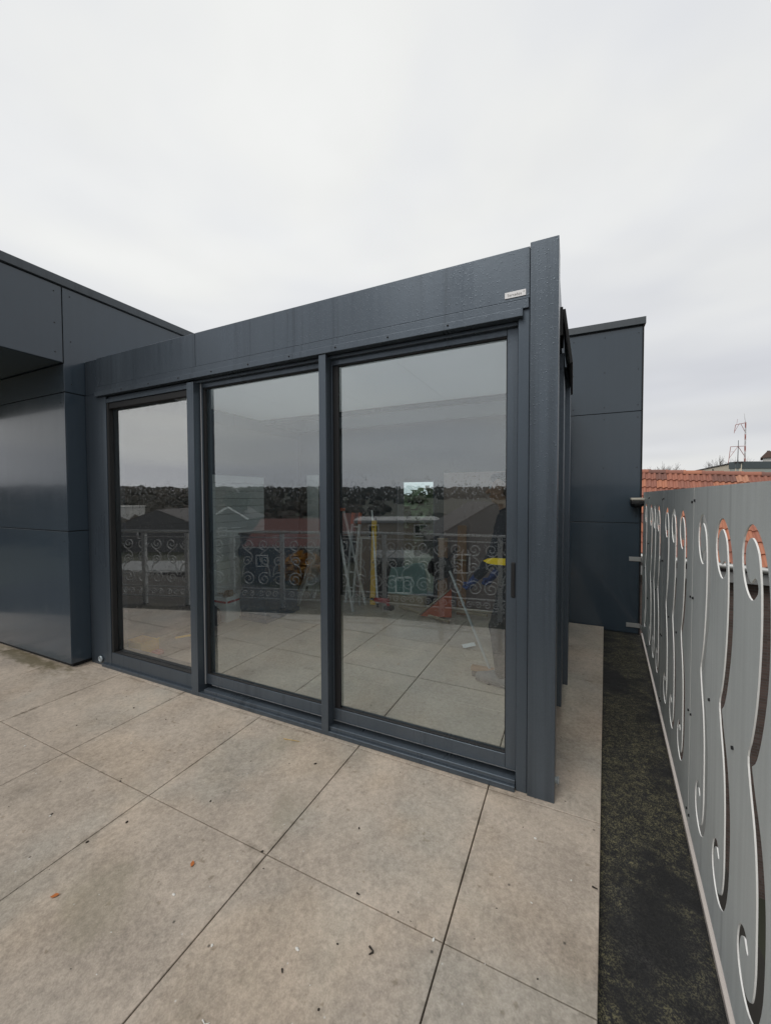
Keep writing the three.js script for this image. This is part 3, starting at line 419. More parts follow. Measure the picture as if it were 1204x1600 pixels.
{
  const t = thing('extension_ladder', 'narrow aluminium ladder with reddish ends leaning beside the middle mullion', 'ladder', [-2.9, 0, -5.0]);
  for (const x of [-2.98, -2.86]) { part(t, 'stile', beam(V(x, 0, -4.9), V(x - 0.01, 1.28, -5.15), 0.024, 0.05), M.aluminium); part(t, 'end_cap', beam(V(x - 0.01, 1.14, -5.117), V(x - 0.01, 1.31, -5.15), 0.03, 0.056), M.orange_red); }
  for (let i = 1; i < 6; i++) part(t, 'rung', bar(V(-2.97, i * 0.22, -4.9 - 0.25 * i * 0.22 / 1.28), V(-2.87, i * 0.22, -4.9 - 0.25 * i * 0.22 / 1.28), 0.012), M.aluminium);
  const k = thing('trestle', 'low grey metal trestle frame by the foot of the yellow level', 'trestle', [-2.78, 0, -4.9]);
  for (const [a, b] of [[V(-2.78, 0, -4.95), V(-2.76, 0.95, -4.98)], [V(-2.72, 0, -4.85), V(-2.745, 0.95, -4.95)]]) part(k, 'leg', beam(a, b, 0.022, 0.022), M.aluminium_dull); part(k, 'top_bar', beam(V(-2.8, 0.96, -4.97), V(-2.62, 0.96, -4.97), 0.03, 0.03), M.aluminium_dull);
  const y = thing('spirit_level', 'long yellow spirit level leaning against the rear wall', 'spirit level', [-2.6, 0, -5.05]);
  const lv = part(y, 'bar', beam(V(-2.575, 0, -4.97), V(-2.63, 1.2, -5.14), 0.075, 0.03), M.yellow); for (const f of [0.08, 0.5, 0.92]) part(lv, f === 0.5 ? 'vial' : 'end_hole', bar(V(lerp(-2.575, -2.63, f), 1.2 * f, -4.955 - 0.17 * f), V(lerp(-2.575, -2.63, f), 1.2 * f, -4.948 - 0.17 * f), 0.011), M.recess);
  const p = thing('white_pole', 'thin white pole leaning beside the yellow spirit level', 'pole', [-2.5, 0, -5.0]); part(p, 'tube', bar(V(-2.46, 0.05, -4.9), V(-2.69, 1.35, -5.18), 0.013), M.white_paint); part(p, 'tip', bar(V(-2.455, 0.0, -4.89), V(-2.46, 0.05, -4.9), 0.016), M.gasket);
  const d = thing('cordless_drill', 'red and black power drill lying on the floor by the white pole', 'drill', [-2.3, 0, -4.95]);
  part(d, 'body', join([bar(V(-2.5, 0.1, -4.9), V(-2.28, 0.11, -4.86), 0.032, 0.038), bar(V(-2.3, 0.1, -4.86), V(-2.27, 0.03, -4.86), 0.024)]), M.red); part(d, 'battery', box(-2.32, -2.2, 0.0, 0.05, -4.9, -4.8, 0.01), M.black_cloth); part(d, 'chuck', bar(V(-2.5, 0.1, -4.9), V(-2.58, 0.097, -4.91), 0.024, 0.012), M.gasket);
}
{
  const t = thing('teal_sheet', 'pale teal sheet of insulation standing below the rear window', 'sheet', [-2.1, 0, -5.1]);
  const g = new THREE.BoxGeometry(0.6, 0.42, 0.03, 14, 10, 1), p = g.attributes.position; for (let i = 0; i < p.count; i++) { const x = p.getX(i), y = p.getY(i); p.setXYZ(i, x * (1 - 0.16 * (y > 0 ? y : 0) / 0.2), y + 0.05 * Math.sin(x * 6), p.getZ(i) + 0.03 * Math.sin(x * 9)); } g.computeVertexNormals(); g.translate(-2.12, 0.36, -5.16); part(t, 'sheet', uvm(g), M.teal); part(t, 'prop_block', box(-2.4, -1.84, 0, 0.14, -5.22, -5.1), M.pale_timber);
}
{
  const t = thing('timber_plank', 'left one of two brown planks leaning on the pink board', 'plank', [-1.65, 0, -5.1], 'brown planks leaning on the rear wall'); part(t, 'board', beam(V(-1.56, 0, -5.02), V(-1.6, 0.98, -5.2), 0.13, 0.03), M.timber); part(t, 'cleat', beam(V(-1.6, 0.96, -5.19), V(-1.6, 0.975, -5.19), 0.16, 0.04), M.pale_timber);
  const u = thing('timber_plank', 'right and taller of two brown planks leaning on the pink board', 'plank', [-1.3, 0, -5.1], 'brown planks leaning on the rear wall'); part(u, 'board', beam(V(-1.3, 0, -5.02), V(-1.34, 1.16, -5.22), 0.12, 0.03), M.timber); part(u, 'cleat', beam(V(-1.33, 0.7, -5.1), V(-1.33, 0.715, -5.1), 0.16, 0.04), M.pale_timber);
  const b = thing('black_bag', 'black bag on the brown planks above the orange wedge', 'bag', [-1.55, 0.4, -5.0]); part(b, 'cloth', lump(-1.58, 0.6, -5.0, 0.16, 0.14, 0.08, 321, 0.8), M.black_cloth); part(b, 'strap', bar(V(-1.5, 0.7, -5.0), V(-1.38, 0.86, -5.1), 0.012), M.black_cloth);
  const w = thing('orange_wedge', 'orange-red triangular folded sheet on the floor under the black bag', 'sheet', [-1.5, 0, -4.8]);
  const g = prism([[-0.3, 0.0], [0.09, 0.0], [0.09, 0.36]], -0.03, 0.03); g.rotateY(0.25); g.translate(-1.46, 0.02, -4.8); part(w, 'panel', g, M.orange_red); part(w, 'rim', beam(V(-1.78, 0.03, -4.7), V(-1.4, 0.36, -4.83), 0.015, 0.07), M.pale_timber);
  for (const [i, [a, c, l]] of [[V(-2.15, 0.03, -4.95), V(-1.35, 0.03, -4.6), 'long pale batten lying on the floor left of the orange wedge'], [V(-1.75, 0.07, -5.0), V(-0.95, 0.07, -4.9), 'pale batten lying on the floor behind the orange wedge'], [V(-1.5, 0.1, -4.95), V(-0.9, 0.1, -4.95), 'uppermost pale batten between the orange wedge and the worker']].entries()) { const q = thing('timber_batten', l, 'batten', a.toArray(), 'pale battens on the veranda floor'); part(q, 'wood', beam(a, c, 0.03, 0.02), M.pale_timber); part(q, 'cut_end', beam(c, c.clone().add(c.clone().sub(a).normalize().multiplyScalar(0.012)), 0.031, 0.021), M.card); }
  const f = thing('yellow_float', 'pointed bright yellow plastic blade just behind the glass beside the door stile', 'blade', [-0.4, 1.17, -2.4]);
  part(f, 'blade', prism([[-0.487, 1.165], [-0.462, 1.152], [-0.43, 1.147], [-0.25, 1.145], [-0.25, 1.187], [-0.43, 1.185], [-0.462, 1.178]], -2.404, -2.394), std('bright_yellow', [0.95, 0.62, 0.0], 0.5)); part(f, 'holder', box(-0.3, -0.25, 1.05, 1.2, -2.42, -2.406, 0.004), M.gasket);
  const pp = thing('paper_sheet', 'small white sheet of paper on the floor beside the worker', 'paper', [-0.93, 0, -4.0]); const pg = new THREE.PlaneGeometry(0.13, 0.1, 6, 4), q = pg.attributes.position; for (let i = 0; i < q.count; i++) q.setZ(i, 0.012 * Math.sin(q.getX(i) * 22)); pg.rotateX(-Math.PI / 2); pg.rotateY(0.4); pg.translate(-0.95, 0.02, -3.98); pg.computeVertexNormals(); part(pp, 'sheet', uvm(pg), M.white_paint);
}
{
  const t = thing('yellow_crate', 'yellow plastic crate on the floor behind the left fixed pane', 'crate', [-3.9, 0, -2.5]);
  const c = [-3.88, -2.47], w = 0.13, d = 0.09; part(t, 'body', join([box(c[0] - w, c[0] + w, 0, 0.012, c[1] - d, c[1] + d), box(c[0] - w, c[0] - w + 0.008, 0.012, 0.13, c[1] - d, c[1] + d), box(c[0] + w - 0.008, c[0] + w, 0.012, 0.13, c[1] - d, c[1] + d), box(c[0] - w + 0.009, c[0] + w - 0.009, 0.012, 0.13, c[1] - d, c[1] - d + 0.008), box(c[0] - w + 0.009, c[0] + w - 0.009, 0.012, 0.13, c[1] + d - 0.008, c[1] + d)]), M.yellow); part(t, 'rim', box(c[0] - w - 0.006, c[0] + w + 0.006, 0.131, 0.141, c[1] + d - 0.01, c[1] + d + 0.006), M.yellow); part(t, 'rim', box(c[0] + w - 0.01, c[0] + w + 0.006, 0.131, 0.141, c[1] - d - 0.006, c[1] + d - 0.012), M.yellow);
  const r = thing('red_tape_roll', 'red roll of tape beside the yellow crate', 'tape roll', [-3.7, 0, -2.5]); const g = new THREE.TorusGeometry(0.04, 0.02, 8, 18); g.rotateX(Math.PI / 2); g.translate(-3.69, 0.022, -2.5); part(r, 'tape', uvm(g), M.red); const g2 = new THREE.TorusGeometry(0.026, 0.004, 6, 18); g2.rotateX(Math.PI / 2); g2.translate(-3.69, 0.022, -2.5); part(r, 'core', uvm(g2), M.card);
  const k = thing('dust_sheet', 'crumpled dark brown cloth on the floor under the yellow stick', 'cloth', [-3.6, 0, -2.8]); part(k, 'cloth', lump(-3.62, 0.03, -2.82, 0.24, 0.07, 0.16, 331, 1.0), std('brown_cloth', [0.1, 0.075, 0.06], 0.9)); part(k, 'fold', lump(-3.56, 0.06, -2.9, 0.1, 0.06, 0.08, 333, 1.0), M.white_board);
  const y = thing('folding_rule', 'yellow folding rule lying on the crumpled cloth', 'rule', [-3.6, 0.1, -2.75]); part(y, 'stick', beam(V(-3.7, 0.1, -2.7), V(-3.53, 0.12, -2.84), 0.02, 0.012), M.yellow); part(y, 'hinge', bar(V(-3.53, 0.112, -2.84), V(-3.53, 0.13, -2.84), 0.011), M.aluminium);
}
// ------------------------------------------------------------------ the worker half hidden by the door stile
function blob(bones, cell, k = 0.03) {                               // tapered capsules joined with a smooth minimum
  let lo = V(1e9, 1e9, 1e9), hi = V(-1e9, -1e9, -1e9); for (const [a, b, r0, r1] of bones) for (const [p, r] of [[a, r0], [b, r1]]) { const rr = r + 0.03; lo.min(p.clone().subScalar(rr)); hi.max(p.clone().addScalar(rr)); }
  const c = lo.clone().add(hi).multiplyScalar(0.5), half = Math.max(hi.x - lo.x, hi.y - lo.y, hi.z - lo.z) / 2 * 1.06, n = Math.min(110, Math.max(24, Math.ceil(2 * half / cell)));
  const mc = new MarchingCubes(n, new THREE.MeshStandardMaterial(), false, false, 200000); mc.isolation = 0;
  const q = V(0, 0, 0), ab = V(0, 0, 0);
  for (let z = 0; z < n; z++) for (let y = 0; y < n; y++) for (let x = 0; x < n; x++) {
    q.set((x - n / 2) / (n / 2), (y - n / 2) / (n / 2), (z - n / 2) / (n / 2)).multiplyScalar(half).add(c); let d = 1e3;
    for (const [a, b, r0, r1] of bones) { ab.subVectors(b, a); const t = clamp(((q.x - a.x) * ab.x + (q.y - a.y) * ab.y + (q.z - a.z) * ab.z) / Math.max(ab.lengthSq(), 1e-9)); const e = Math.hypot(q.x - a.x - ab.x * t, q.y - a.y - ab.y * t, q.z - a.z - ab.z * t) - lerp(r0, r1, t), h = clamp(0.5 + 0.5 * (d - e) / k); d = lerp(d, e, h) - k * h * (1 - h); }
    mc.field[z * n * n + y * n + x] = -d;
  }
  mc.update();
  const cnt = mc.count, pos = new Float32Array(cnt * 3), nor = new Float32Array(cnt * 3);
  for (let i = 0; i < cnt; i++) { for (const [j, cc] of [[0, c.x], [1, c.y], [2, c.z]]) { pos[3 * i + j] = mc.positionArray[3 * i + j] * half + cc; nor[3 * i + j] = mc.normalArray[3 * i + j]; } }
  const g = new THREE.BufferGeometry(); g.setAttribute('position', new THREE.BufferAttribute(pos, 3)); g.setAttribute('normal', new THREE.BufferAttribute(nor, 3)); return uvm(g);
}
{
  const t = thing('person', 'person in dark work clothes and grey shoes, half hidden behind the door stile', 'person', [-0.42, 0, -3.35]);
  const hipL = V(-0.42, 0.92, -3.25), hipR = V(-0.36, 0.92, -3.46), knL = V(-0.53, 0.5, -3.22), knR = V(-0.34, 0.5, -3.5), anL = V(-0.5, 0.12, -3.26), anR = V(-0.2, 0.12, -3.52), pel = V(-0.4, 0.98, -3.35), chest = V(-0.45, 1.28, -3.35), neck = V(-0.49, 1.46, -3.35), head = V(-0.53, 1.62, -3.35);
  const shL = V(-0.47, 1.37, -3.17), shR = V(-0.45, 1.37, -3.53), elL = V(-0.55, 1.08, -3.08), elR = V(-0.48, 1.06, -3.6), haL = V(-0.73, 0.86, -3.2), haR = V(-0.62, 0.86, -3.5);
  const skin = std('skin', [0.42, 0.25, 0.17], 0.6), trousers = std('work_trousers', [0.018, 0.018, 0.021], 0.9), jacket = std('work_jacket', [0.012, 0.015, 0.024], 0.9), glove = std('blue_glove', [0.02, 0.045, 0.16], 0.7), shoe = std('grey_shoe', [0.13, 0.13, 0.135], 0.8), hair = std('dark_hair', [0.02, 0.014, 0.01], 0.8), sole = std('dark_sole', [0.03, 0.03, 0.03], 0.8);
  const face = [[head.clone().add(V(0.015, 0.03, 0)), head.clone().add(V(0, -0.01, 0)), 0.092, 0.085], [head.clone().add(V(-0.02, -0.02, 0)), head.clone().add(V(-0.045, -0.085, 0)), 0.07, 0.042], [head.clone().add(V(-0.092, 0.0, 0)), head.clone().add(V(-0.115, -0.03, 0)), 0.012, 0.017], [head.clone().add(V(-0.088, -0.066, -0.02)), head.clone().add(V(-0.088, -0.066, 0.02)), 0.009, 0.009], ...[-1, 1].map((s) => [head.clone().add(V(0.015, 0.012, s * 0.088)), head.clone().add(V(0.012, -0.03, s * 0.084)), 0.016, 0.011]), [neck.clone().add(V(0.01, -0.05, 0)), head.clone().add(V(0.012, -0.06, 0)), 0.06, 0.055]];
  const b = part(t, 'body', blob(face, 0.006, 0.02), skin);
  for (const s of [-1, 1]) part(b, 'eye', new THREE.SphereGeometry(0.012, 10, 8).translate(head.x - 0.084, head.y + 0.01, head.z + s * 0.032), M.white_paint);
  part(t, 'hair', blob([[head.clone().add(V(0.028, 0.05, 0)), head.clone().add(V(0.03, 0.0, 0)), 0.088, 0.086], [head.clone().add(V(-0.05, 0.085, -0.03)), head.clone().add(V(-0.05, 0.085, 0.03)), 0.035, 0.035]], 0.008), hair);
  part(t, 'trousers', blob([[hipL, knL, 0.098, 0.07], [knL, anL, 0.07, 0.062], [hipR, knR, 0.098, 0.07], [knR, anR, 0.07, 0.062], [hipL, hipR, 0.11, 0.11], [pel, pel.clone().add(V(0, 0.06, 0)), 0.12, 0.12]], 0.014), trousers);
  part(t, 'jacket', blob([[pel.clone().add(V(0, 0.0, -0.06)), chest.clone().add(V(0, 0, -0.07)), 0.12, 0.13], [pel.clone().add(V(0, 0.0, 0.06)), chest.clone().add(V(0, 0, 0.07)), 0.12, 0.13], [shL, shR, 0.065, 0.065], [chest, neck.clone().add(V(0.01, -0.03, 0)), 0.12, 0.068], [shL, elL, 0.062, 0.05], [elL, haL.clone().lerp(elL, 0.28), 0.05, 0.04], [shR, elR, 0.062, 0.05], [elR, haR.clone().lerp(elR, 0.28), 0.05, 0.04]], 0.014), jacket);
  for (const [w, e] of [[haL, elL], [haR, elR]]) {
    const dir = w.clone().sub(e).normalize(), across = V(0, 0, 1), n = dir.clone().cross(across).normalize(), bones = [[w.clone().addScaledVector(dir, -0.08), w, 0.033, 0.032]];
    const palm = w.clone().addScaledVector(dir, 0.07); bones.push([w, palm, 0.026, 0.03]);
    for (let i = 0; i < 4; i++) { const o = (i - 1.5) * 0.021, l = [0.03, 0.035, 0.033, 0.026][i], k0 = palm.clone().addScaledVector(across, o), k1 = k0.clone().addScaledVector(dir, l), k2 = k1.clone().addScaledVector(n, 0.028).addScaledVector(dir, 0.006), k3 = k2.clone().addScaledVector(dir, -0.022).addScaledVector(n, 0.004); bones.push([k0, k1, 0.0115, 0.0105], [k1, k2, 0.0105, 0.0095], [k2, k3, 0.0095, 0.009]); }
    const t0 = w.clone().addScaledVector(dir, 0.03).addScaledVector(across, 0.03); bones.push([t0, t0.clone().addScaledVector(n, 0.03).addScaledVector(dir, 0.03), 0.013, 0.011], [t0.clone().addScaledVector(n, 0.03).addScaledVector(dir, 0.03), t0.clone().addScaledVector(n, 0.045).addScaledVector(dir, 0.045).addScaledVector(across, -0.02), 0.011, 0.0095]);
    part(t, 'glove', blob(bones, 0.004, 0.008), glove);
  }
  for (const [a, d] of [[anL, V(-0.92, 0, -0.2)], [anR, V(-0.95, 0, 0.15)]]) {
    const f = d.normalize(), h = V(a.x, 0.045, a.z).addScaledVector(f, -0.05), toe = V(a.x, 0.036, a.z).addScaledVector(f, 0.2), mid = V(a.x, 0.06, a.z).addScaledVector(f, 0.07);
    const s = part(t, 'shoe', blob([[a, h, 0.052, 0.044], [h, mid, 0.044, 0.05], [mid, toe, 0.05, 0.036]], 0.007, 0.025), shoe);
    const sg = new THREE.CapsuleGeometry(0.047, 0.23, 6, 14); sg.rotateZ(Math.PI / 2); sg.scale(1, 0.26, 1); sg.rotateY(Math.atan2(-f.z, f.x)); const m = h.clone().lerp(toe, 0.5); sg.translate(m.x, 0.013, m.z); part(s, 'sole', uvm(sg), sole);
  }
  const br = thing('broom', 'broom with a light grey stick held by the worker', 'broom', [-0.7, 0, -3.3]);
  const top = at(702, 892, 3.62), low = V(-0.62, 0.08, -3.36); part(br, 'stick', bar(low, top, 0.012), M.aluminium_dull); part(br, 'grip', bar(top, top.clone().add(top.clone().sub(low).normalize().multiplyScalar(0.1)), 0.016), M.gasket);
  part(br, 'head', box(-0.78, -0.46, 0.05, 0.09, -3.39, -3.33, 0.01), M.timber); part(br, 'bristles', box(-0.77, -0.47, 0.002, 0.049, -3.385, -3.335, 0.004), M.black_cloth);
}

// ------------------------------------------------------------------ beyond the fence: tiled roof, buildings, mast, trees
const clay = [[0.42, 0.17, 0.1], [0.34, 0.135, 0.088], [0.28, 0.115, 0.08], [0.19, 0.09, 0.07], [0.45, 0.22, 0.14]].map((c, i) => std('clay_' + 'abcde'[i], c, 0.75));
const brickMap = tex(512, 512, (u, v, x, y) => { const row = Math.floor(v * 32), bx = u * 9 + (row % 2) * 0.5, fx = bx - Math.floor(bx), fy = v * 32 - row, mortar = fx < 0.05 || fy < 0.14, h = hash(Math.floor(bx) % 9, row, 4); const k = 0.7 + 0.5 * h; return mortar ? lin3([0.09, 0.085, 0.08]) : lin3([0.085 * k, 0.058 * k, 0.05 * k]); }, true);
std('brick_wall', [1, 1, 1], 0.9, { map: brickMap });
{
  const pl = at(962, 737.0, 11.7), pr = at(1262, 744.5, 9.6), u = pr.clone().sub(pl), len = u.length(); u.normalize();
  const dn = V(-u.z, 0, u.x).normalize(); if (dn.z < 0) dn.negate(); const run = 2.55, drop = 2.05, sl = Math.hypot(run, drop), v = dn.clone().multiplyScalar(run).add(V(0, -drop, 0)).normalize(), n = v.clone().cross(u).normalize(); if (n.y < 0) n.negate();
  const house = thing('tiled_house', 'house with an orange clay tiled roof just beyond the metal fence', 'house', [pl.x + 2, -7, pl.z]);
  const P = (a, b, c = 0) => pl.clone().addScaledVector(u, a).addScaledVector(v, b).addScaledVector(n, c);
  const roof = part(house, 'roof', (() => { const g = new THREE.BoxGeometry(len, 0.06, sl); g.translate(len / 2, -0.06, sl / 2); g.applyMatrix4(new THREE.Matrix4().makeBasis(u, n, v).setPosition(pl)); return uvm(g); })(), M.recess);
  const TW = 0.245, cols = Math.floor(len / TW), rows = 9, ex = sl / rows;
  const mk = (seed) => { const prof = [[0, 0.0], [0.03, 0.002], [0.055, 0.026], [0.085, 0.038], [0.112, 0.024], [0.132, 0.002], [0.16, 0.003], [0.185, 0.027], [0.213, 0.039], [0.24, 0.02]], s = new THREE.Shape([...prof, ...prof.slice().reverse().map(([a, b]) => [a, b - 0.024])].map((p) => new THREE.Vector2(...p))); const g = new THREE.ExtrudeGeometry(s, { depth: ex + 0.045, bevelEnabled: false, curveSegments: 1 }); return uvm(g); };
  const tg = mk(0), r = rng(17), base = new THREE.Matrix4();
  for (let j = 0; j < rows; j++) for (let i = 0; i < cols; i++) {
    const m = new THREE.Mesh(tg, clay[Math.min(4, Math.floor(r() * 3 + (j < 1 && r() > 0.5 ? 1.5 : 0) + (r() > 0.9 ? 2 : 0)))]); m.name = 'tile'; m.castShadow = m.receiveShadow = true;
    base.makeBasis(u, n, v).setPosition(P(i * TW + (r() - 0.5) * 0.006, j * ex - 0.01, 0.008 + (r() - 0.5) * 0.006)); base.multiply(new THREE.Matrix4().makeTranslation(0, 0.004, 0)); base.multiply(new THREE.Matrix4().makeRotationX(-0.085));
    m.applyMatrix4(base); m.position.sub(house.position); if (roof.parent === house) { house.add(m); }
  }
  const rg = (() => { const s = new THREE.Shape(); s.absarc(0, 0, 0.1, Math.PI, 0, true); s.lineTo(0.08, 0); s.absarc(0, 0, 0.08, 0, Math.PI, false); const g = new THREE.ExtrudeGeometry(s, { depth: 0.41, bevelEnabled: false, curveSegments: 8 }); const c = new THREE.ExtrudeGeometry((() => { const q = new THREE.Shape(); q.absarc(0, 0, 0.114, Math.PI, 0, true); q.lineTo(0.1, 0); q.absarc(0, 0, 0.1, 0, Math.PI, false); return q; })(), { depth: 0.06, bevelEnabled: false, curveSegments: 8 }); return uvm(join([g, c])); })();
  for (let i = 0; i * 0.4 < len; i++) { const m = new THREE.Mesh(rg, clay[[2, 1, 3, 2, 0, 2][i % 6]]); m.name = 'ridge_tile'; m.castShadow = m.receiveShadow = true; m.applyMatrix4(new THREE.Matrix4().makeBasis(dn.clone().negate(), V(0, 1, 0), u).setPosition(pl.clone().addScaledVector(u, i * 0.4).add(V(0, -0.02, 0)))); m.position.sub(house.position); house.add(m); }
  const e0 = P(0, sl), e1 = P(len, sl), off = dn.clone().multiplyScalar(-0.3);
  const wallBox = (a, b, y0, y1, d0, d1) => { const g = new THREE.BoxGeometry(a.distanceTo(b), y1 - y0, d1 - d0); g.translate(a.distanceTo(b) / 2, (y0 + y1) / 2, (d0 + d1) / 2); g.applyMatrix4(new THREE.Matrix4().makeBasis(V(u.x, 0, u.z).normalize(), V(0, 1, 0), dn).setPosition(a.x, 0, a.z)); return uvm(g, 0.5); };
  part(house, 'wall', wallBox(e0, e1, -7.2, e1.y - 0.12, -4.6, -0.25), M.brick_wall);
  part(house, 'gutter', bar(e0.clone().addScaledVector(dn, 0.05).add(V(0, -0.05, 0)), e1.clone().addScaledVector(dn, 0.05).add(V(0, -0.05, 0)), 0.065), M.aluminium_dull);
  part(house, 'fascia_board', wallBox(e0, e1, e1.y - 0.28, e1.y - 0.06, -0.02, 0.0), std('fascia_grey', [0.2, 0.2, 0.2], 0.7));
  // far slope
  const bs = new THREE.BoxGeometry(len, 0.05, sl); bs.translate(len / 2, -0.03, sl / 2); bs.applyMatrix4(new THREE.Matrix4().makeBasis(u.clone().negate(), n.clone().reflect(dn).normalize(), v.clone().reflect(dn).normalize()).setPosition(pr.clone().add(V(0, -0.04, 0)))); part(house, 'rear_slope', uvm(bs), clay[2]);
}
std('render_beige', [0.66, 0.58, 0.46], 0.85); std('slate_green', [0.075, 0.095, 0.1], 0.5); std('roof_dark', [0.05, 0.045, 0.045], 0.8); std('roof_red', [0.12, 0.045, 0.038], 0.85); std('wall_white', [0.55, 0.55, 0.53], 0.8); std('wall_grey', [0.085, 0.085, 0.088], 0.85); std('window_dark', [0.03, 0.035, 0.04], 0.15);
{ // flat topped beige building with a slate fascia
  const d = 24, a = at(1151, 721, d), b = at(1330, 721, d), x = b.clone().sub(a).setY(0).normalize(), z = V(-x.z, 0, x.x); if (z.dot(V(0, EYE, 0).sub(a)) < 0) z.negate(); const B = new THREE.Matrix4().makeBasis(x, V(0, 1, 0), z).setPosition(a.x, 0, a.z);
  const t = thing('beige_building', 'beige building with a slate grey flat roof edge behind the tiled roof', 'building', [a.x, -7, a.z]); const y = a.y, w = 8;
  const bx = (...v) => { const g = box(...v); g.applyMatrix4(B); return g; };
  part(t, 'wall', bx(0.05, w, -7.2, y - 0.9, -0.5, -0.08, 0), M.render_beige);
  part(t, 'roof_fascia', bx(0, w, y - 0.42, y, -0.6, 0), M.slate_green); part(t, 'soffit_band', bx(0.03, w, y - 0.9, y - 0.425, -0.55, -0.04), std('band_grey', [0.36, 0.39, 0.36], 0.7));
  const c = at(1070, 737.5, 35.5), fl = V(c.x - a.x, 0, c.z - a.z), fn = fl.length(), F = new THREE.Matrix4().makeBasis(fl.clone().normalize(), V(0, 1, 0), V(-fl.z, 0, fl.x).normalize()).setPosition(a.x, 0, a.z), fx = (...v) => { const g = box(...v); g.applyMatrix4(F); return g; };
  part(t, 'side_wall', fx(0.1, fn, -7.2, y - 0.1, -0.05, 0.25, 0), M.render_beige); part(t, 'verge', fx(0.02, fn + 0.2, y - 0.095, y - 0.01, -0.1, 0.3, 0.02), M.roof_dark);
  part(t, 'downpipe', fx(4.4, 4.5, y - 3, y - 0.2, -0.11, -0.055), M.wall_grey); part(t, 'downpipe', fx(4.4, 4.5, y - 3, y - 0.2, 0.255, 0.31), M.wall_grey);
  for (const i of [1, 3.2, 5.4]) part(t, 'window', bx(i, i + 1.1, y - 2.6, y - 1.4, -0.082, -0.05), M.window_dark);
}
{ // brown house with a chimney
  const d = 42, a = at(1187, 717, d); const t = thing('chimney_house', 'brown roofed house with a chimney at the far right edge of the skyline', 'house', [a.x, -7, a.z]);
  const dz = V(-a.x, 0, -a.z).normalize(), R = V(dz.z, 0, -dz.x), B = new THREE.Matrix4().makeBasis(R, V(0, 1, 0), dz).setPosition(a.x, 0, a.z), bx = (...v) => { const g = box(...v); g.applyMatrix4(B); return g; };
  part(t, 'wall', bx(0.2, 6, -7, a.y + 0.1, -4, 0, 0), M.wall_white); const g = prism([[0, a.y + 0.1], [6.2, a.y + 0.1], [5.2, a.y + 0.75], [0.5, a.y + 0.75]], -4.2, 0.2); g.applyMatrix4(B); const rf = part(t, 'roof', g, std('brown_tile', [0.13, 0.085, 0.07], 0.85));
  part(rf, 'chimney', bx(0.95, 1.5, a.y + 0.75, a.y + 1.3, -2, -1.4), std('chimney_brick', [0.16, 0.09, 0.075], 0.9)); part(rf, 'chimney', bx(0.5, 0.75, a.y + 0.75, a.y + 0.95, -2, -1.4), M.wall_grey); part(t, 'window', bx(1.2, 2.2, a.y - 1.3, a.y - 0.2, 0.0, 0.03), M.window_dark);
}
{ // red and white lattice mast with side arms
  const d = 70, foot = at(1162, 724, d), top = at(1159.5, 647, d), t = thing('radio_mast', 'thin red and white lattice radio mast on the skyline', 'mast', [foot.x, -7, foot.z]);
  const red = std('mast_red', [0.42, 0.17, 0.15], 0.6), wh = std('mast_white', [0.6, 0.6, 0.6], 0.6), px = d / FPX, R = V(0.904, 0, -0.427), Q = (dx, y) => foot.clone().addScaledVector(R, dx * px).setY(lerp(foot.y, top.y, (724 - y) / 77));
  const tower = (c, w0, w1, y0, y1, n) => { for (let i = 0; i < n; i++) { const f0 = i / n, f1 = (i + 1) / n, ya = lerp(y0, y1, f0), yb = lerp(y0, y1, f1), wa = lerp(w0, w1, f0), wb = lerp(w0, w1, f1), m = i % 2 ? wh : red; part(t, 'section', join([bar(Q(c - wa, ya), Q(c - wb, yb), 0.05, 0.05, 5), bar(Q(c + wa, ya), Q(c + wb, yb), 0.05, 0.05, 5), bar(Q(c - wa, ya), Q(c + wb, yb), 0.03, 0.03, 4), bar(Q(c + wa, ya), Q(c - wb, yb), 0.03, 0.03, 4)]), m); } };
  tower(0.5, 1.0, 0.6, 724, 660, 7); part(t, 'whip', bar(Q(0, 660), Q(-2, 646), 0.05, 0.02, 5), wh);
  part(t, 'arm', join([bar(Q(0, 661), Q(-15, 664), 0.06, 0.05, 5), bar(Q(-15, 664), Q(-17, 677), 0.05, 0.04, 5), bar(Q(-9, 662), Q(-16, 674), 0.035, 0.035, 4), bar(Q(-7, 662), Q(0, 675), 0.04, 0.04, 4), bar(Q(-13.5, 664), Q(-12, 655), 0.02, 0.02, 4)]), red);
  part(t, 'arm', join([bar(Q(1, 697), Q(-22, 698), 0.05, 0.05, 5), bar(Q(-22, 698), Q(-25, 724), 0.05, 0.05, 5), bar(Q(-11, 698), Q(-24, 716), 0.04, 0.04, 4), bar(Q(-10, 698), Q(1, 714), 0.05, 0.05, 4), bar(Q(-21, 706), Q(-16, 706), 0.03, 0.03, 4)]), red);
  part(t, 'pole', bar(Q(-10.5, 724), Q(-10, 688), 0.07, 0.04, 6), M.wall_grey);
}
std('bark', [0.07, 0.058, 0.048], 0.95); std('twig', [0.09, 0.075, 0.066], 0.95);
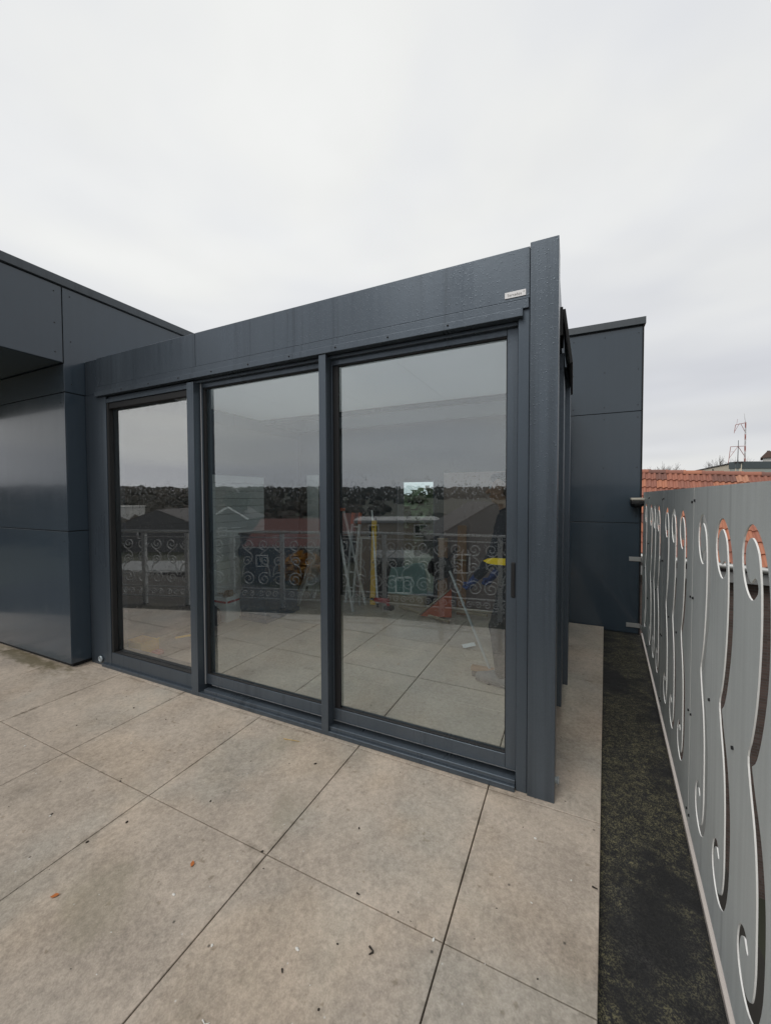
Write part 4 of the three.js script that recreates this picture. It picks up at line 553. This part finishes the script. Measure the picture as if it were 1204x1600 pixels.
function bareTree(name, label, foot, h, spread, seed, lv = 5) {
  const t = thing(name, label, 'tree', foot.toArray()), r = rng(seed), tw = [], tk = [];
  const grow = (p, d, l, rad, k) => { const q = p.clone().addScaledVector(d, l); (k >= lv - 1 ? tk : tw).push(bar(p, q, rad, rad * 0.65, k > 2 ? 5 : 3)); if (!k) return; const n = k > 3 ? 4 : 3; for (let i = 0; i < n; i++) { const e = d.clone().add(V((r() - 0.5) * 1.5 * spread, 0.1 + r() * 0.35, (r() - 0.5) * 1.5 * spread)).normalize(); grow(p.clone().lerp(q, 0.55 + 0.45 * r()), e, l * (0.62 + 0.22 * r()), rad * 0.6, k - 1); } };
  grow(foot, V((r() - 0.5) * 0.1, 1, (r() - 0.5) * 0.1).normalize(), h * 0.34, h * 0.022, lv); part(t, 'trunk', join(tk), M.bark); part(t, 'crown', join(tw), M.twig); return t;
}
{
  const f = (px, y, d) => { const p = at(px, y, d); p.y = -7; return p; };
  bareTree('bare_tree', 'round leafless tree on the skyline above the tiled roof, left of the beige building', f(1049, 740, 46), 12.2, 0.8, 3, 6);
  bareTree('bare_tree', 'leafless tree tops showing over the sloping edge of the beige building', f(1103, 740, 55), 11.9, 0.9, 9, 6);
  bareTree('bare_tree', 'leafless tree behind the foot of the radio mast', f(1132, 730, 58), 13.2, 0.9, 12, 6);
  bareTree('bare_tree', 'leafless tree right of the foot of the radio mast', f(1172, 730, 60), 13.6, 0.8, 15, 6);
}
// ------------------------------------------------------------------ town behind the camera, mirrored in the panes
function rect(name, label, cat, c, w, dpt, y0, y1, wall, roofKind, roofMat, roofH, o = {}) {
  const t = thing(name, label, cat, [c.x, -7, c.z]), R = V(-0.904, 0, -0.427), Z = V(0.427, 0, -0.904), B = new THREE.Matrix4().makeBasis(R, V(0, 1, 0), Z.clone()).setPosition(c.x, 0, c.z);
  const flip = (g) => { g.applyMatrix4(B); return g; }, bx = (...v) => flip(box(...v));
  part(t, 'wall', bx(-w / 2, w / 2, y0, y1, -dpt, 0, 0), wall);
  if (roofKind === 'gable') { const g = prism([[-w / 2, y1], [w / 2, y1], [0, y1 + roofH]], -dpt + 0.01, -0.01); part(t, 'gable', flip(g), wall); for (const s of [-1, 1]) { part(t, 'roof', flip(beam(V(s * (w / 2 + 0.3), y1 - 0.12, -dpt / 2), V(0, y1 + roofH + 0.1, -dpt / 2), 0.12, dpt, 0)), roofMat); if (o.barge) part(t, 'barge_board', flip(beam(V(s * (w / 2 + 0.3), y1 - 0.1, 0.2), V(0, y1 + roofH + 0.12, 0.2), 0.25, 0.1)), o.barge); } }
  if (roofKind === 'slope') { const g = new THREE.BoxGeometry(w + 0.4, 0.14, Math.hypot(dpt, roofH)); g.rotateX(Math.atan2(roofH, dpt)); g.translate(0, y1 + roofH / 2, -dpt / 2); part(t, 'roof', flip(uvm(g)), roofMat); part(t, 'gutter', bx(-w / 2 - 0.2, w / 2 + 0.2, y1 - 0.1, y1 + 0.02, 0.0, 0.12), M.aluminium_dull); }
  if (roofKind === 'flat') { part(t, 'roof', bx(-w / 2 - 0.2, w / 2 + 0.2, y1, y1 + 0.22, -dpt - 0.2, 0.2), roofMat); }
  for (const [xm, y, a, b] of o.windows ?? []) { const x = -xm - a; const f = part(t, 'window', bx(x, x + a, y, y + b, 0.0, 0.06), M.white_paint); part(f, 'glass', bx(x + 0.08, x + a / 2 - 0.03, y + 0.08, y + b - 0.08, 0.06, 0.07), M.window_dark); part(f, 'glass', bx(x + a / 2 + 0.03, x + a - 0.08, y + 0.08, y + b - 0.08, 0.06, 0.07), M.window_dark); }
  return t;
}
{
  const W = (p, c) => c;
  rect('gable_house', 'grey house with white barge boards mirrored in the middle pane', 'house', behind(357, 800, 58), 5.4, 8, -7.2, -1.7, M.wall_grey, 'gable', M.roof_dark, 1.6, { barge: M.white_paint, windows: [[-1.5, -4.2, 1.2, 1.2], [0.5, -4.2, 1.2, 1.2]] });
  rect('red_roofed_house', 'long low house with a red roof mirrored in the middle pane', 'house', behind(446, 830, 40), 8.4, 6, -7.2, -3.6, M.wall_grey, 'slope', M.roof_red, 2.5, { windows: [[-3, -5.6, 1.2, 1.2], [1, -5.6, 1.2, 1.2]] });
  rect('red_gable_house', 'small house with a steep red roof mirrored at the left of the door pane', 'house', behind(535, 825, 52), 3.4, 6, -7.2, -3.6, M.wall_grey, 'slope', M.roof_red, 2.6, { windows: [[-0.6, -5.6, 1.2, 1.2]] });
  rect('flat_roofed_house', 'beige flat roofed house with a white window mirrored in the door pane', 'house', behind(622, 822, 34), 7.4, 6, -7.2, -0.75, std('render_drab', [0.3, 0.25, 0.2], 0.85), 'flat', std('roof_pale', [0.3, 0.3, 0.3], 0.7), 0, { windows: [[1.35, -2.0, 1.1, 1.1], [-2.6, -2.0, 0.9, 1.1]] });
  rect('grey_gable_house', 'dark grey gabled house mirrored at the right of the door pane', 'house', behind(772, 830, 24), 7.4, 7, -7.2, -1.1, M.wall_grey, 'gable', M.roof_dark, 2.1, { windows: [[-2.5, -3.2, 1.0, 1.2]] });
  rect('barn', 'wide dark roofed barn mirrored in the left pane', 'barn', behind(245, 812, 62), 11, 14, -7.2, -2.6, M.wall_grey, 'gable', M.roof_dark, 2.0, { windows: [[-3, -5, 1.2, 1.2]] });
  rect('white_shed', 'low pale flat roofed shed mirrored at the left of the fixed pane', 'shed', behind(185, 782, 95), 5.5, 6, -7.2, -0.9, M.wall_white, 'flat', M.wall_white, 0, { windows: [[-1.5, -3.4, 1.2, 1.2]] });
  rect('glass_house', 'long pale roofed shelter mirrored behind the railing in the left pane', 'shelter', behind(240, 880, 30), 7, 3, -7.2, -4.1, M.roof_dark, 'slope', std('roof_sheet', [0.15, 0.155, 0.155], 0.8), 0.22, { windows: [[-2, -6, 1.2, 1.2]] });
  rect('garden_shed', 'low pale roofed shed mirrored behind the railing in the door pane', 'shed', behind(630, 872, 24), 3.4, 3, -7.2, -2.4, M.roof_dark, 'flat', M.roof_sheet, 0, { windows: [[-0.5, -4.4, 1.0, 1.0]] });
  const r = rng(77); const g = new THREE.IcosahedronGeometry(0.11, 0);
  const bush = (name, label, cat, p, sx, sy, mat, n, seed) => { const t = thing(name, label, cat, [p.x, -7, p.z]), q = rng(seed), tris = []; for (let i = 0; i < n; i++) { const a = q() * 6.283, b = Math.acos(2 * q() - 1), k = Math.cbrt(0.25 + 0.75 * q()), s = (0.5 + q()) * 0.9; const l = new THREE.PlaneGeometry(0.34 * s, 0.3 * s); l.rotateX(q() * 3); l.rotateY(q() * 6); l.translate(p.x + Math.sin(b) * Math.cos(a) * k * sx, p.y + Math.cos(b) * k * sy * (0.8 + 0.3 * Math.sin(a * 3)), p.z + Math.sin(b) * Math.sin(a) * k * sx); tris.push(l); } part(t, 'crown', uvm(join(tris)), mat); part(t, 'trunk', bar(V(p.x, -7.2, p.z), V(p.x, p.y, p.z), 0.16, 0.07), M.bark); };
  bush('autumn_shrub', 'orange leaved shrub mirrored behind the railing in the middle pane', 'shrub', behind(470, 885, 22), 1.1, 0.8, std('leaf_orange', [0.4, 0.2, 0.03], 0.8), 900, 3);
  bush('round_tree', 'round tree standing above the wooded skyline mirrored in the middle pane', 'tree', behind(371, 783, 60), 2.0, 1.7, std('leaf_dark', [0.035, 0.045, 0.025], 0.9), 1500, 4);
  bush('round_tree', 'bushy green tree seen through the rear window below the sky', 'tree', V(-4.2, 0.6, -14.5), 2.6, 1.3, std('leaf_green', [0.05, 0.075, 0.035], 0.9), 1800, 6);
}
// ------------------------------------------------------------------ litter on the tiles
{
  const leaf = (x, z, a, label) => { const s = new THREE.Shape(); s.moveTo(0, -0.028); s.quadraticCurveTo(0.026, -0.006, 0.012, 0.012); s.lineTo(0, 0.03); s.quadraticCurveTo(-0.028, 0.006, 0, -0.028); const g = new THREE.ExtrudeGeometry(s, { depth: 0.001, bevelEnabled: false, curveSegments: 8 }), p = g.attributes.position; for (let i = 0; i < p.count; i++) p.setZ(i, p.getZ(i) + 22 * p.getX(i) ** 2 + 7 * p.getY(i) ** 2); g.rotateX(-Math.PI / 2); g.rotateY(a); g.scale(0.5, 0.5, 0.5); g.computeVertexNormals(); const t = thing('fallen_leaf', label, 'leaf', [x, 0, z], 'orange leaves fallen on the terrace'); g.translate(x, 0.003, z); part(t, 'blade', uvm(g), std('leaf_rust', [0.42, 0.13, 0.03], 0.7)); part(t, 'stalk', bar(V(x, 0.004, z), V(x + 0.018 * Math.sin(a), 0.006, z + 0.018 * Math.cos(a)), 0.001, 0.0008, 5), M.timber); };
  leaf(-1.44, -1.11, 0.6, 'single orange leaf in the middle of a tile, the farther of two'); leaf(-1.81, -0.79, 2.4, 'single orange leaf at the left of the terrace, the nearer of two');
  const st = solo('straw', bar(V(-1.66, 0.004, -1.955), V(-1.55, 0.004, -1.975), 0.0025, 0.0015, 5), std('straw_yellow', [0.5, 0.34, 0.12], 0.8), 'short yellow straw lying on the tile in front of the middle pane', 'straw');
  const r = rng(42), dark = [], pale = []; const crumb = new THREE.IcosahedronGeometry(1, 0);
  for (let i = 0; i < 105; i++) { const x = -3.2 + r() * 3.3, z = -2.0 + r() * 1.6, s = 0.0016 + 0.0045 * r() ** 3; if (x > edgeX(z) - 0.02) continue; const g = crumb.clone(); g.scale(s * (1 + r()), s * 0.6, s); g.rotateY(r() * 6); g.translate(x, s * 0.4, z); (r() > 0.45 ? dark : pale).push(g); }
  for (const [px, pz, a, l] of [[-0.62, -1.16, 0.4, 0.022], [-0.6, -1.15, 2.2, 0.016], [-0.28, -0.8, 1.4, 0.026], [0.085, -1.72, 0.2, 0.02], [-0.85, -0.98, 0.8, 0.012], [-0.75, -1.3, 0.1, 0.014]]) dark.push(bar(V(px, 0.003, pz), V(px + l * Math.cos(a), 0.004, pz + l * Math.sin(a)), 0.0035, 0.0018, 5));
  for (const [px, pz, a, l] of [[-0.98, -0.78, 0.3, 0.02], [-0.965, -0.775, -0.7, 0.014]]) pale.push(bar(V(px, 0.003, pz), V(px + l * Math.cos(a), 0.004, pz + l * Math.sin(a)), 0.0022, 0.001, 5));
  for (const [n, l, m, t] of [['dark_crumbs', dark, std('soil', [0.03, 0.025, 0.02], 0.95), 'dark crumbs of soil and twig scattered over the tiles'], ['white_chips', pale, std('chip', [0.65, 0.64, 0.6], 0.8), 'tiny white chips scattered over the tiles']]) { const m2 = struct(n, join(l), m, 'stuff'); m2.userData.label = t; m2.userData.category = 'grit'; }
}
renderer.render(scene, camera);
